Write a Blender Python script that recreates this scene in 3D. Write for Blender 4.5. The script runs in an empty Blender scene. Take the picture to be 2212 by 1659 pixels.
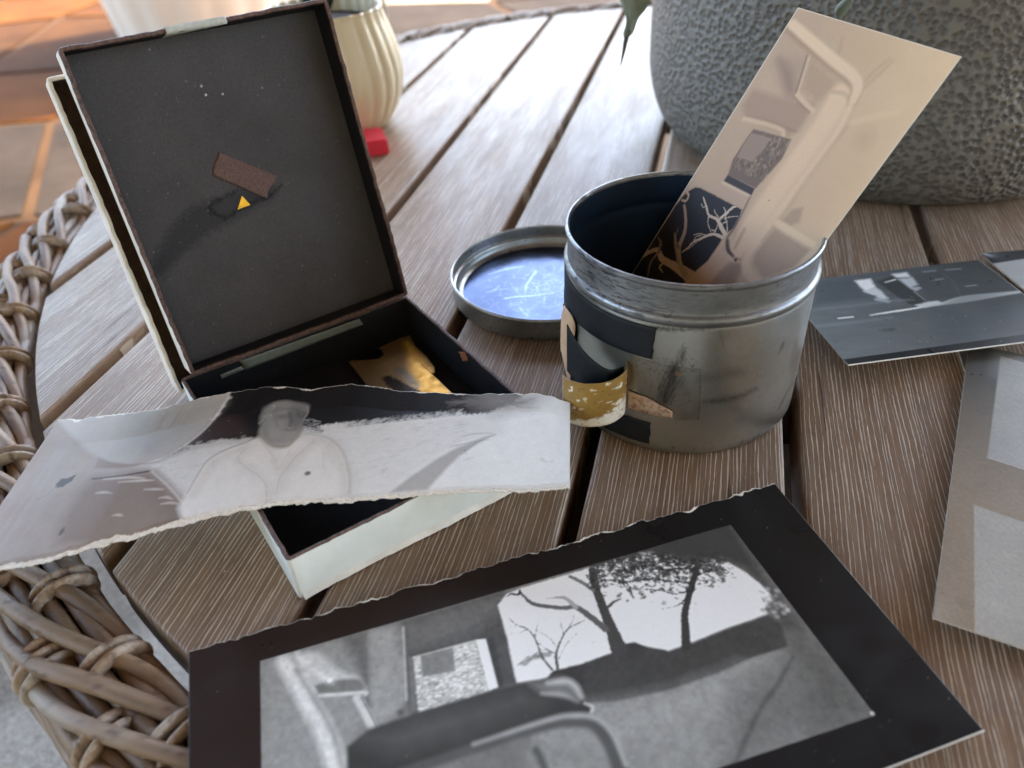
import bpy, math, random
import numpy as np
from mathutils import Vector, Matrix
rng = np.random.RandomState(7)
random.seed(7)
R = math.radians

# ------------------------------------------------------------------ camera, world, sun, exposure
CAM_F, CAM_PITCH, CAM_ROLL, CAM_H = 1698.0, 0.6569, -0.0547, 0.2205      # focal length in px of a 2212 px wide frame
sc = bpy.context.scene
_cp, _sp = math.cos(CAM_PITCH), math.sin(CAM_PITCH)
FW = np.array([0, _cp, -_sp])
_c, _s = math.cos(CAM_ROLL), math.sin(CAM_ROLL)
RT = _c*np.array([1., 0, 0]) + _s*np.array([0, _sp, _cp])
UP = -_s*np.array([1., 0, 0]) + _c*np.array([0, _sp, _cp])
CAM = np.array([0, 0, CAM_H])
cd = bpy.data.cameras.new('camera'); cam = bpy.data.objects.new('camera', cd)
sc.collection.objects.link(cam); sc.camera = cam
cam.matrix_world = Matrix(((RT[0], UP[0], -FW[0], CAM[0]), (RT[1], UP[1], -FW[1], CAM[1]), (RT[2], UP[2], -FW[2], CAM[2]), (0, 0, 0, 1)))
cd.sensor_width = 36; cd.lens = CAM_F/2212*36; cd.clip_start = 0.01; cd.clip_end = 200
cd.dof.use_dof = True; cd.dof.focus_distance = 0.315; cd.dof.aperture_fstop = 9.0

SUN_EL, SUN_AZ = R(58), R(42)      # azimuth clockwise from +Y: the sun stands high beyond the table, the porch roof shades it
w = bpy.data.worlds.new("World"); sc.world = w; w.use_nodes = True
nt = w.node_tree; bg = nt.nodes['Background']
sky = nt.nodes.new('ShaderNodeTexSky'); sky.sky_type = 'NISHITA'; sky.sun_disc = False
sky.sun_elevation = SUN_EL; sky.sun_rotation = SUN_AZ; sky.air_density = 1.0; sky.dust_density = 2.2; sky.ozone_density = 0.3
nt.links.new(sky.outputs[0], bg.inputs[0]); bg.inputs[1].default_value = 0.15
sd = bpy.data.lights.new('sun', 'SUN'); sun = bpy.data.objects.new('sun', sd); sc.collection.objects.link(sun)
sd.energy = 2.0; sd.angle = R(0.5); sd.color = (1, 0.93, 0.84)
sdir = Vector((math.sin(SUN_AZ)*math.cos(SUN_EL), math.cos(SUN_AZ)*math.cos(SUN_EL), math.sin(SUN_EL)))
sun.rotation_euler = sdir.to_track_quat('Z', 'Y').to_euler()
vs = sc.view_settings; vs.view_transform = 'Standard'; vs.look = 'None'; vs.gamma = 1.0; vs.exposure = 3.32
sc.cycles.use_denoising = True
sc.cycles.max_bounces = 8; sc.cycles.diffuse_bounces = 5; sc.cycles.caustics_reflective = False; sc.cycles.caustics_refractive = False

# ------------------------------------------------------------------ helpers: measuring
def at(x, y, z=0.0):
    """place on the level plane z that the photograph shows at (x, y) (2212 px wide)"""
    x = np.asarray(x, float); y = np.asarray(y, float); z = np.asarray(z, float)
    d = FW*CAM_F + (x[..., None]-1106)*RT - (y[..., None]-829.5)*UP
    return CAM + d*((z-CAM_H)/d[..., 2])[..., None]
def on_plane(pts, O, n):
    p = np.asarray(pts, float)
    d = FW*CAM_F + (p[..., 0:1]-1106)*RT - (p[..., 1:2]-829.5)*UP
    return CAM + d*(((O-CAM)@n)/(d@n))[..., None]
def crop(ox, oy, pts, k=0.4):
    return [(ox+k*x, oy+k*y) for x, y in pts]
cropA = lambda *p: crop(0, 995.4, p)
cropB = lambda *p: crop(663.6, 995.4, p)
cropC = lambda *p: crop(1327.2, 995.4, p)
crop4 = lambda *p: crop(0, 497.3, p)
crop5 = lambda *p: crop(663.6, 497.3, p)
crop6 = lambda *p: crop(1327.2, 497.3, p)
crop3 = lambda *p: crop(1327.2, 0, p)
crop1 = lambda *p: crop(0, 0, p)
crop7 = lambda *p: crop(1725.4, 513.2, p, 0.22405)
cropR = lambda *p: crop(460.1, 619.4, p, 0.304)

def lin(v):
    v = np.asarray(v, float)/255.0
    return np.where(v <= 0.04045, v/12.92, ((v+0.055)/1.055)**2.4)
def L4(r, g, b): return tuple(lin([r, g, b]))+(1.0,)

# ------------------------------------------------------------------ helpers: objects
def link(o): sc.collection.objects.link(o); return o
def tag(o, label=None, cat=None, group=None, kind=None):
    if label: o['label'] = label
    if cat: o['category'] = cat
    if group: o['group'] = group
    if kind: o['kind'] = kind
    return o
def thing(name, label, cat, loc=(0, 0, 0), group=None):
    o = link(bpy.data.objects.new(name, None)); o.location = loc; o.empty_display_size = 0.02
    return tag(o, label, cat, group)
def root_loc(o):
    v = Vector((0, 0, 0))
    while o is not None: v += Vector(o.location); o = o.parent
    return v
def mesh_obj(name, verts, faces, mats, parent=None, smooth=False, midx=None, cols=None, loc=None, sharp=None):
    me = bpy.data.meshes.new(name)
    V = np.asarray(verts, np.float64)
    base = np.array(root_loc(parent)) if parent is not None else (np.array(loc, float) if loc is not None else np.zeros(3))
    V = V-base
    if isinstance(faces, np.ndarray):
        nf, k = faces.shape
        me.vertices.add(len(V)); me.vertices.foreach_set('co', V.astype(np.float32).ravel())
        me.loops.add(nf*k); me.loops.foreach_set('vertex_index', faces.astype(np.int32).ravel())
        me.polygons.add(nf); me.polygons.foreach_set('loop_start', np.arange(0, nf*k, k, dtype=np.int32))
        me.update(calc_edges=True)
    else:
        me.from_pydata([tuple(v) for v in V], [], faces)
    if not isinstance(mats, (list, tuple)): mats = [mats]
    for m in mats: me.materials.append(m)
    if midx is not None: me.polygons.foreach_set('material_index', np.asarray(midx, np.int32))
    if smooth: me.polygons.foreach_set('use_smooth', np.ones(len(me.polygons), bool))
    if cols is not None:
        if mats[0].name.startswith('photo_print'): cols = cols*np.array([1.0, .975, .90])      # warm tint put into the print colours against the sky light's blue cast
        ca = me.color_attributes.new('paint', 'FLOAT_COLOR', 'POINT')
        ca.data.foreach_set('color', np.concatenate([cols, np.ones((len(cols), 1))], 1).astype(np.float32).ravel())
    me.validate(); me.update()
    if sharp is not None:
        try: me.set_sharp_from_angle(angle=R(sharp))
        except Exception: pass
    o = link(bpy.data.objects.new(name, me))
    if parent is not None: o.parent = parent
    elif loc is not None: o.location = loc
    return o
def grid_faces(nu, nv, wrap=False):
    """quads of a grid of nv rows x nu columns"""
    i = np.arange(nu if wrap else nu-1); j = np.arange(nv-1)
    I, J = np.meshgrid(i, j); I = I.ravel(); J = J.ravel(); I2 = (I+1) % nu
    return np.stack([J*nu+I, J*nu+I2, (J+1)*nu+I2, (J+1)*nu+I], 1)
def lathe(name, prof, mats, parent=None, n=96, c=(0, 0), smooth=True, sharp=35, fn=None, loc=None):
    prof = np.array(prof, float); a = np.linspace(0, 2*np.pi, n, endpoint=False)
    r = prof[:, 0][:, None]; z = prof[:, 1][:, None]*np.ones(n)
    rr = r*np.ones(n)
    if fn is not None: rr, z = fn(rr, z, a[None, :])
    V = np.stack([c[0]+rr*np.cos(a), c[1]+rr*np.sin(a), z], -1).reshape(-1, 3)
    return mesh_obj(name, V, grid_faces(n, len(prof), True), mats, parent, smooth=smooth, sharp=sharp, loc=loc)
def tube_mesh(path, rad, seg=8, flat=1.0, closed=False, upv=None):
    """vertices, quads of a tube along path (N,3); rad scalar or (N,)"""
    P = np.asarray(path, float); N = len(P); rad = np.ones(N)*rad
    T = np.roll(P, -1, 0)-np.roll(P, 1, 0)
    if not closed: T[0] = P[1]-P[0]; T[-1] = P[-1]-P[-2]
    T /= np.linalg.norm(T, axis=1)[:, None]+1e-12
    u0 = np.array([0, 0, 1.0]) if upv is None else upv
    A = np.cross(T, u0); A /= np.linalg.norm(A, axis=1)[:, None]+1e-9
    B = np.cross(A, T)
    th = np.linspace(0, 2*np.pi, seg, endpoint=False)
    V = P[:, None]+rad[:, None, None]*(np.cos(th)[None, :, None]*A[:, None]+flat*np.sin(th)[None, :, None]*B[:, None])
    F = grid_faces(seg, N, True)
    if closed:
        i = np.arange(seg); F = np.concatenate([F, np.stack([(N-1)*seg+i, (N-1)*seg+(i+1) % seg, (i+1) % seg, i], 1)])
    return V.reshape(-1, 3), F
def box_mesh(lo, hi):
    x0, y0, z0 = lo; x1, y1, z1 = hi
    V = [(x0, y0, z0), (x1, y0, z0), (x1, y1, z0), (x0, y1, z0), (x0, y0, z1), (x1, y0, z1), (x1, y1, z1), (x0, y1, z1)]
    return V, [(0, 3, 2, 1), (4, 5, 6, 7), (0, 1, 5, 4), (1, 2, 6, 5), (2, 3, 7, 6), (3, 0, 4, 7)]

# ------------------------------------------------------------------ helpers: noise and paint in numpy
def vnoise(P, f, seed=0):
    q = np.asarray(P, float)*f+seed*17.31; i = np.floor(q).astype(np.int64); t = q-i; t = t*t*(3-2*t)
    def h(a, b):
        n = (a*374761393+b*668265263+seed*974711) & 0x7fffffff
        n = ((n ^ (n >> 13))*1274126177) & 0x7fffffff
        return ((n ^ (n >> 16)) & 0xffff)/65535.0
    a = h(i[..., 0], i[..., 1]); b = h(i[..., 0]+1, i[..., 1]); c = h(i[..., 0], i[..., 1]+1); d = h(i[..., 0]+1, i[..., 1]+1)
    return (a*(1-t[..., 0])+b*t[..., 0])*(1-t[..., 1])+(c*(1-t[..., 0])+d*t[..., 0])*t[..., 1]
def fbm(P, f, seed=0, oct=4):
    s = 0; a = .5; tot = 0
    for k in range(oct): s = s+a*vnoise(P, f*2**k, seed+k); tot += a; a *= .5
    return s/tot
def n1(x, f, seed=0, oct=3):
    x = np.asarray(x, float); return fbm(np.stack([x, x*0], -1), f, seed, oct)-.5
def spline(pts, n=10):
    p = np.array(pts, float)
    if len(p) < 3: return p
    q = np.vstack([2*p[0]-p[1], p, 2*p[-1]-p[-2]]); out = []
    for k in range(1, len(q)-2):
        t = np.linspace(0, 1, n, endpoint=False)[:, None]
        out.append(.5*((2*q[k])+(-q[k-1]+q[k+1])*t+(2*q[k-1]-5*q[k]+4*q[k+1]-q[k+2])*t*t+(-q[k-1]+3*q[k]-3*q[k+1]+q[k+2])*t**3))
    return np.vstack(out+[p[-1:]])
class Paint:  # T usually casts outlines in image pixels through the camera onto the surface
    """paints flat print content on a sheet; V2 = metres on the sheet, T maps traced points to the sheet"""
    def __init__(s, V2, T, base):
        s.V = V2; s.T = T; s.c = np.ones((len(V2), 3))*lin(base)
    def _mix(s, idx, a, col):
        col = np.asarray(col, float); col = lin(col) if col.ndim == 1 else col
        s.c[idx] = s.c[idx]*(1-a[:, None])+col*a[:, None]
    def poly(s, pts, col, soft=.0003, alpha=1.0, curve=False, rough=0, rf=900):
        q = s.T(spline(pts) if curve else np.array(pts, float))
        lo = q.min(0)-soft*2-rough*2; hi = q.max(0)+soft*2+rough*2
        idx = np.where((s.V[:, 0] > lo[0]) & (s.V[:, 0] < hi[0]) & (s.V[:, 1] > lo[1]) & (s.V[:, 1] < hi[1]))[0]
        if not len(idx): return
        V = s.V[idx]; d = np.full(len(V), 1e9); ins = np.zeros(len(V), bool)
        for k in range(len(q)):
            a = q[k]; b = q[(k+1) % len(q)]; e = b-a; l = e@e
            if l < 1e-16: continue
            t = np.clip(((V-a)@e)/l, 0, 1); d = np.minimum(d, np.hypot(*(V-a-t[:, None]*e).T))
            cnd = (a[1] > V[:, 1]) != (b[1] > V[:, 1])
            ins ^= cnd & (V[:, 0] < (b[0]-a[0])*(V[:, 1]-a[1])/(b[1]-a[1]+1e-18)+a[0])
        sd_ = np.where(ins, d, -d)
        if rough: sd_ = sd_+(fbm(V, rf, 5, 3)-.5)*2*rough
        s._mix(idx, np.clip(.5+sd_/(2*soft), 0, 1)*alpha, col)
    def line(s, pts, wpx, col, soft=.0002, alpha=1.0, curve=True, rough=0):
        """wpx: full width in traced px at each point (or one number)"""
        p = np.array(pts, float); wd = np.ones(len(p))*np.array(wpx, float)
        if curve and len(p) > 2:
            m = spline(np.c_[p, wd], 6); p = m[:, :2]; wd = m[:, 2]
        q = s.T(p); q1 = s.T(p+np.array([1., 0])); sc_ = np.hypot(*(q1-q).T); hw = np.maximum(wd*sc_*.5, 1e-6)
        for k in range(len(q)-1):
            a = q[k]; b = q[k+1]; m = max(hw[k], hw[k+1])+soft*2+rough
            lo = np.minimum(a, b)-m; hi = np.maximum(a, b)+m
            idx = np.where((s.V[:, 0] > lo[0]) & (s.V[:, 0] < hi[0]) & (s.V[:, 1] > lo[1]) & (s.V[:, 1] < hi[1]))[0]
            if not len(idx): continue
            V = s.V[idx]; e = b-a; l = e@e+1e-18; t = np.clip(((V-a)@e)/l, 0, 1)
            d = hw[k]*(1-t)+hw[k+1]*t-np.hypot(*(V-a-t[:, None]*e).T)
            if rough: d = d+(fbm(V, 1500, 3, 2)-.5)*2*rough
            # keep the strongest alpha along one stroke: store in mask
            s.m[idx] = np.maximum(s.m[idx], np.clip(.5+d/(2*soft), 0, 1))
    def stroke(s, pts, wpx, col, soft=.0002, alpha=1.0, curve=True, rough=0):
        s.m = np.zeros(len(s.V)); s.line(pts, wpx, col, soft, alpha, curve, rough)
        idx = np.where(s.m > 0)[0]; s._mix(idx, s.m[idx]*alpha, col)
    def spot(s, pt, rpx, col, soft=.0006, alpha=1.0):
        q = s.T(np.array([pt, (pt[0]+rpx, pt[1])], float)); r = np.hypot(*(q[1]-q[0]))
        d = r-np.hypot(*(s.V-q[0]).T); idx = np.where(d > -soft*2)[0]
        s._mix(idx, np.clip(.5+d[idx]/(2*soft), 0, 1)*alpha, col)
    def grade(s, p0, p1, c0, c1, alpha=1.0):
        q = s.T(np.array([p0, p1], float)); e = q[1]-q[0]; t = np.clip(((s.V-q[0])@e)/(e@e), 0, 1)[:, None]
        s.c = s.c*(1-alpha)+alpha*(lin(c0)*(1-t)+lin(c1)*t)
    def grain(s, amt=.06, f=2500, seed=0):
        n = fbm(s.V, f, seed, 3)-.5; s.c = np.clip(s.c*(1+amt*4*n[:, None]), 0, 1)

# ------------------------------------------------------------------ helpers: materials
class NT:
    def __init__(s, name):
        s.m = bpy.data.materials.new(name); s.m.use_nodes = True; s.t = s.m.node_tree; s.b = s.t.nodes['Principled BSDF']
    def n(s, typ, **kw):
        nd = s.t.nodes.new(typ)
        for k, v in kw.items():
            if k.startswith('_'): nd.inputs[k[1:].replace('_', ' ')].default_value = v
            elif k.startswith('i') and k[1:].isdigit(): nd.inputs[int(k[1:])].default_value = v
            else: setattr(nd, k, v)
        return nd
    def l(s, a, b): s.t.links.new(a, b)
    def set(s, **kw):
        for k, v in kw.items(): s.b.inputs[k.replace('_', ' ')].default_value = v
    def coords(s, scale=(1, 1, 1), kind='Object', rot=(0, 0, 0), loc=(0, 0, 0), rnd=False):
        tc = s.n('ShaderNodeTexCoord'); mp = s.n('ShaderNodeMapping'); mp.inputs['Scale'].default_value = scale
        mp.inputs['Rotation'].default_value = rot; mp.inputs['Location'].default_value = loc
        src = tc.outputs[kind]
        if rnd:
            oi = s.n('ShaderNodeObjectInfo'); ad = s.n('ShaderNodeVectorMath', operation='ADD'); ml = s.n('ShaderNodeMath', operation='MULTIPLY', i1=37.0)
            s.l(oi.outputs['Random'], ml.inputs[0]); s.l(src, ad.inputs[0]); s.l(ml.outputs[0], ad.inputs[1]); src = ad.outputs[0]
        s.l(src, mp.inputs[0]); return mp.outputs[0]
    def noise(s, vec, scale=5., detail=4., rough=.55, dist=0.):
        nd = s.n('ShaderNodeTexNoise'); nd.inputs['Scale'].default_value = scale; nd.inputs['Detail'].default_value = detail
        nd.inputs['Roughness'].default_value = rough; nd.inputs['Distortion'].default_value = dist; s.l(vec, nd.inputs['Vector']); return nd.outputs['Fac']
    def ramp(s, fac, stops, interp='LINEAR'):
        r = s.n('ShaderNodeValToRGB'); r.color_ramp.interpolation = interp; e = r.color_ramp.elements
        while len(e) < len(stops): e.new(0.5)
        for k, (p, c) in enumerate(stops): e[k].position = p; e[k].color = c if len(c) == 4 else (*c, 1)
        s.l(fac, r.inputs[0]); return r.outputs[0]
    def mix(s, fac, a, b, mode='MIX'):
        m = s.n('ShaderNodeMix'); m.data_type = 'RGBA'; m.blend_type = mode
        for sock, v in ((m.inputs[0], fac), (m.inputs[6], a), (m.inputs[7], b)):
            if hasattr(v, 'links') or hasattr(v, 'is_linked'): s.l(v, sock)
            else: sock.default_value = v
        return m.outputs[2]
    def math(s, op, a, b=0.5):
        m = s.n('ShaderNodeMath', operation=op)
        for sock, v in ((m.inputs[0], a), (m.inputs[1], b)):
            if hasattr(v, 'is_linked'): s.l(v, sock)
            else: sock.default_value = v
        return m.outputs[0]
    def bump(s, h, dist=.001, strength=1.0, prev=None):
        b = s.n('ShaderNodeBump'); b.inputs['Distance'].default_value = dist; b.inputs['Strength'].default_value = strength
        s.l(h, b.inputs['Height']); 
        if prev is not None: s.l(prev, b.inputs['Normal'])
        s.l(b.outputs[0], s.b.inputs['Normal']); return b.outputs[0]
G = lambda v: (v, v, v, 1)

def mat_simple(name, rgb, rough=.6, metal=0, var=.25, scale=60, bump=0.0, bscale=400, spec=.5):
    t = NT(name); v = t.coords(); n = t.noise(v, scale, 5)
    c = L4(*rgb); lo = tuple(x*(1-var) for x in c[:3])+(1,); hi = tuple(min(1, x*(1+var)) for x in c[:3])+(1,)
    t.l(t.ramp(n, [(.3, lo), (.7, hi)]), t.b.inputs['Base Color']); t.set(Roughness=rough, Metallic=metal)
    t.b.inputs['Specular IOR Level'].default_value = spec
    if bump: t.bump(t.noise(v, bscale, 4), bump)
    return t.m

def mat_plank():
    t = NT('grooved_wood'); tc = t.n('ShaderNodeTexCoord'); oi = t.n('ShaderNodeObjectInfo')
    ml = t.math('MULTIPLY', oi.outputs['Random'], 53.0); ad = t.n('ShaderNodeVectorMath', operation='ADD'); t.l(tc.outputs['Object'], ad.inputs[0]); t.l(ml, ad.inputs[1])
    def mp(sx, sy, sz=1):
        m = t.n('ShaderNodeMapping'); m.inputs['Scale'].default_value = (sx, sy, sz); t.l(ad.outputs[0], m.inputs[0]); return m.outputs[0]
    sx = t.n('ShaderNodeSeparateXYZ'); t.l(ad.outputs[0], sx.inputs[0])
    wob = t.noise(mp(46, 9, 10), 1.0, 4, .62)
    def grooves(freq, amp, thr_hi):
        w_ = t.math('ADD', t.math('MULTIPLY', sx.outputs[0], freq), t.math('MULTIPLY', wob, amp))
        vo = t.n('ShaderNodeTexVoronoi'); vo.voronoi_dimensions = '1D'; vo.feature = 'DISTANCE_TO_EDGE'; vo.inputs['Scale'].default_value = 1.0; t.l(w_, vo.inputs['W']); return vo.outputs['Distance']
    g1 = grooves(560, 2.6, .1); g2 = grooves(1250, 3.4, .1)
    brk = t.noise(mp(520, 30, 20), 1.0, 5, .7)                # the grooves come and go along the board
    thr = t.ramp(brk, [(.36, G(0)), (.46, G(.05)), (.56, G(.14)), (.72, G(.26))])
    line = t.math('LESS_THAN', g1, thr); line2 = t.math('LESS_THAN', g2, t.ramp(t.noise(mp(700, 30, 30), 1.0, 3), [(.45, G(0)), (.7, G(.14))]))
    side = t.math('MULTIPLY', t.math('LESS_THAN', g1, t.math('ADD', thr, .07)), t.ramp(brk, [(.40, G(0)), (.5, G(1))]))
    mid = t.noise(mp(110, 3, 20), 1.0, 4, .6, .1); blot = t.noise(mp(22, 10, 10), 1.0, 5, .6); fine = t.noise(mp(1900, 120, 40), 1.0, 3, .6)
    base = t.ramp(mid, [(.3, L4(124, 99, 78)), (.5, L4(140, 114, 90)), (.72, L4(152, 128, 104))])
    base = t.mix(t.ramp(blot, [(.42, G(0)), (.75, G(.6))]), base, L4(124, 112, 100))
    base = t.mix(t.ramp(fine, [(.35, G(.35)), (.6, G(0))]), base, L4(98, 78, 64))
    col = t.mix(t.math('MULTIPLY', side, .55), base, L4(82, 62, 50))
    col = t.mix(t.math('MULTIPLY', line2, .45), col, L4(178, 160, 138))
    col = t.mix(t.math('MULTIPLY', line, .86), col, L4(202, 188, 168))
    stn = t.ramp(t.noise(mp(38, 26, 10), 1.0, 4, .7), [(.62, G(0)), (.74, G(.5))]); col = t.mix(stn, col, L4(84, 72, 62))
    crk = t.ramp(t.noise(mp(240, 7, 20), 1.0, 2, .4), [(.735, G(0)), (.755, G(.8))]); col = t.mix(crk, col, L4(52, 38, 30))
    dab = t.ramp(t.noise(mp(170, 110, 20), 1.0, 3, .6), [(.74, G(0)), (.77, G(.6))]); col = t.mix(dab, col, L4(206, 196, 180))
    hv = t.n('ShaderNodeHueSaturation'); t.l(col, hv.inputs['Color']); t.l(t.math('ADD', t.math('MULTIPLY', oi.outputs['Random'], .34), .83), hv.inputs['Value']); hv.inputs['Saturation'].default_value = 1.04; t.l(hv.outputs[0], t.b.inputs['Base Color'])
    t.l(t.ramp(t.noise(mp(60, 12, 10), 1.0, 4), [(.3, G(.36)), (.7, G(.52))]), t.b.inputs['Roughness'])
    t.b.inputs['Specular IOR Level'].default_value = .30
    h = t.math('SUBTRACT', t.math('MULTIPLY', fine, .25), t.math('MULTIPLY', side, .6)); t.bump(h, .0004, .8)
    return t.m
def mat_wicker(name, a, b, c):
    t = NT(name); v = t.coords(rnd=True); n = t.noise(v, 130, 5, .6, .6); st = t.noise(t.coords((260, 260, 60), rnd=True), 1.0, 3)
    tw = t.noise(v, 28, 3)
    col = t.ramp(n, [(.3, L4(*a)), (.5, L4(*b)), (.68, L4(*c))])
    col = t.mix(t.ramp(tw, [(.5, G(0)), (.66, G(.7))]), col, L4(176, 170, 160))
    col = t.mix(t.ramp(st, [(.3, G(.75)), (.47, G(0))]), col, L4(70, 54, 42))
    t.l(col, t.b.inputs['Base Color']); t.set(Roughness=.45); t.bump(st, .0009, .9); return t.m
def mat_paint(name, rough=.35, spec=.25, bump=.00003, bscale=2200, coat=0, rvar=.08):
    t = NT(name); a = t.n('ShaderNodeVertexColor'); a.layer_name = 'paint'; v = t.coords()
    n = t.noise(v, bscale, 3); t.l(a.outputs[0], t.b.inputs['Base Color'])
    t.l(t.ramp(t.noise(v, 60, 4), [(.3, G(rough-rvar)), (.7, G(rough+rvar))]), t.b.inputs['Roughness'])
    t.b.inputs['Specular IOR Level'].default_value = spec; t.b.inputs['Coat Weight'].default_value = coat
    if bump: t.bump(n, bump)
    return t.m
def mat_tin(name, dark=.3, rough=.33, base=(176, 176, 168), smudge=True, streaks=True, cvert=True):
    t = NT(name); v = t.coords(); n = t.noise(v, 38, 6, .62); n2 = t.noise(v, 260, 5, .7); sp = t.noise(v, 900, 3, .7)
    st = t.noise(t.coords((170, 170, 900)), 1.0, 5, .7)
    col = t.ramp(n, [(.30, L4(*[int(x*.72) for x in base])), (.6, L4(*base))])
    if smudge:
        col = t.mix(t.ramp(n2, [(.60, G(0)), (.70, G(dark))]), col, L4(72, 64, 56))
        col = t.mix(t.ramp(sp, [(.70, G(0)), (.74, G(.8))]), col, L4(92, 66, 48))
    if streaks:
        m = t.math('MULTIPLY', t.ramp(st, [(.5, G(0)), (.60, G(1))]), t.ramp(n, [(.42, G(0)), (.56, G(1))]))
        col = t.mix(t.math('MULTIPLY', m, .8), col, L4(40, 40, 44))
    t.l(col, t.b.inputs['Base Color']); t.set(Metallic=.72)
    t.l(t.ramp(n2, [(.3, G(rough-.07)), (.7, G(rough+.14))]), t.b.inputs['Roughness'])
    t.bump(t.math('ADD', n2, st if streaks else n2), .00008, .6); return t.m

M = {}
M['plank'] = mat_plank()
M['cane'] = mat_wicker('cane', (120, 92, 66), (158, 128, 98), (184, 160, 132))
M['binding'] = mat_wicker('cane_binding', (128, 104, 82), (158, 134, 108), (196, 184, 168))
M['beam'] = mat_simple('table_frame_wood', (70, 52, 42), .7)
M['white_paper'] = mat_simple('paper_core_white', (232, 228, 218), .85, bump=.0003, bscale=1500, var=.08)
M['print'] = mat_paint('photo_print', .34, .22)
M['print_matte'] = mat_paint('photo_print_matte', .42, .2)
M['print_gloss'] = mat_paint('photo_print_gloss', .26, .55)
M['paintcard'] = mat_paint('painted_card', .75, .3, .00012, 3500)
M['tin_body'] = mat_tin('tin_body', .25, .42, (176, 176, 166), streaks=False)
M['tin_neck'] = mat_tin('tin_neck', .6, .34, (148, 150, 150))
M['tin_in'] = mat_simple('black_painted_inside', (20, 38, 58), .42, var=.2, spec=.5)
M['lid_metal'] = mat_tin('lid_metal', .2, .30, (160, 160, 156), streaks=False)
M['lid_shine'] = mat_tin('lid_shiny_floor', .15, .13, (185, 186, 188), streaks=False)
M['blacktape'] = mat_simple('black_tape', (24, 27, 31), .62, var=.25, scale=200, bump=.0001, bscale=1800, spec=.3)
M['brownedge'] = mat_simple('worn_brown_edge', (86, 62, 52), .6, var=.75, scale=700, bump=.0004, bscale=1200)
M['blackcard'] = mat_simple('black_card', (20, 21, 24), .75, var=.35, scale=300, bump=.0002, bscale=2500, spec=.3)
M['white_box'] = mat_simple('white_glazed_paper', (222, 226, 220), .38, var=.07, scale=50, bump=.00012, bscale=300)
M['cream_box'] = mat_simple('cream_paper', (228, 221, 208), .6, var=.12, scale=60, bump=.0002, bscale=400)
M['brown_card'] = mat_simple('brown_card', (96, 72, 54), .8, var=.3, scale=300)
M['masking'] = mat_simple('masking_tape', (186, 188, 178), .7, var=.12, scale=400, bump=.0004, bscale=900)
M['greytape'] = mat_simple('grey_tape', (112, 118, 108), .6, var=.15, scale=500, bump=.0001, bscale=1500)
M['browntape'] = mat_simple('brown_fabric_tape', (96, 72, 64), .75, var=.45, scale=1500, bump=.0004, bscale=2200)
M['brass'] = mat_simple('brass_foil', (214, 170, 60), .3, metal=1, var=.3, scale=200)
M['tan_paper'] = mat_simple('tan_paper', (198, 164, 132), .7, var=.1, scale=300, bump=.0001)
M['cream_glaze'] = mat_simple('cream_glazed_ceramic', (224, 212, 182), .35, var=.05, scale=20)
M['column'] = mat_simple('cream_column', (232, 214, 192), .55, var=.05, scale=5)
M['red'] = mat_simple('red_card', (212, 40, 62), .5, var=.05)
M['leaf'] = mat_simple('agave_leaf', (118, 128, 112), .5, var=.2, scale=40)
M['spine'] = mat_simple('agave_spine', (60, 44, 40), .5)
M['soil'] = mat_simple('potting_soil', (52, 44, 36), .9, bump=.002, bscale=200)

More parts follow.
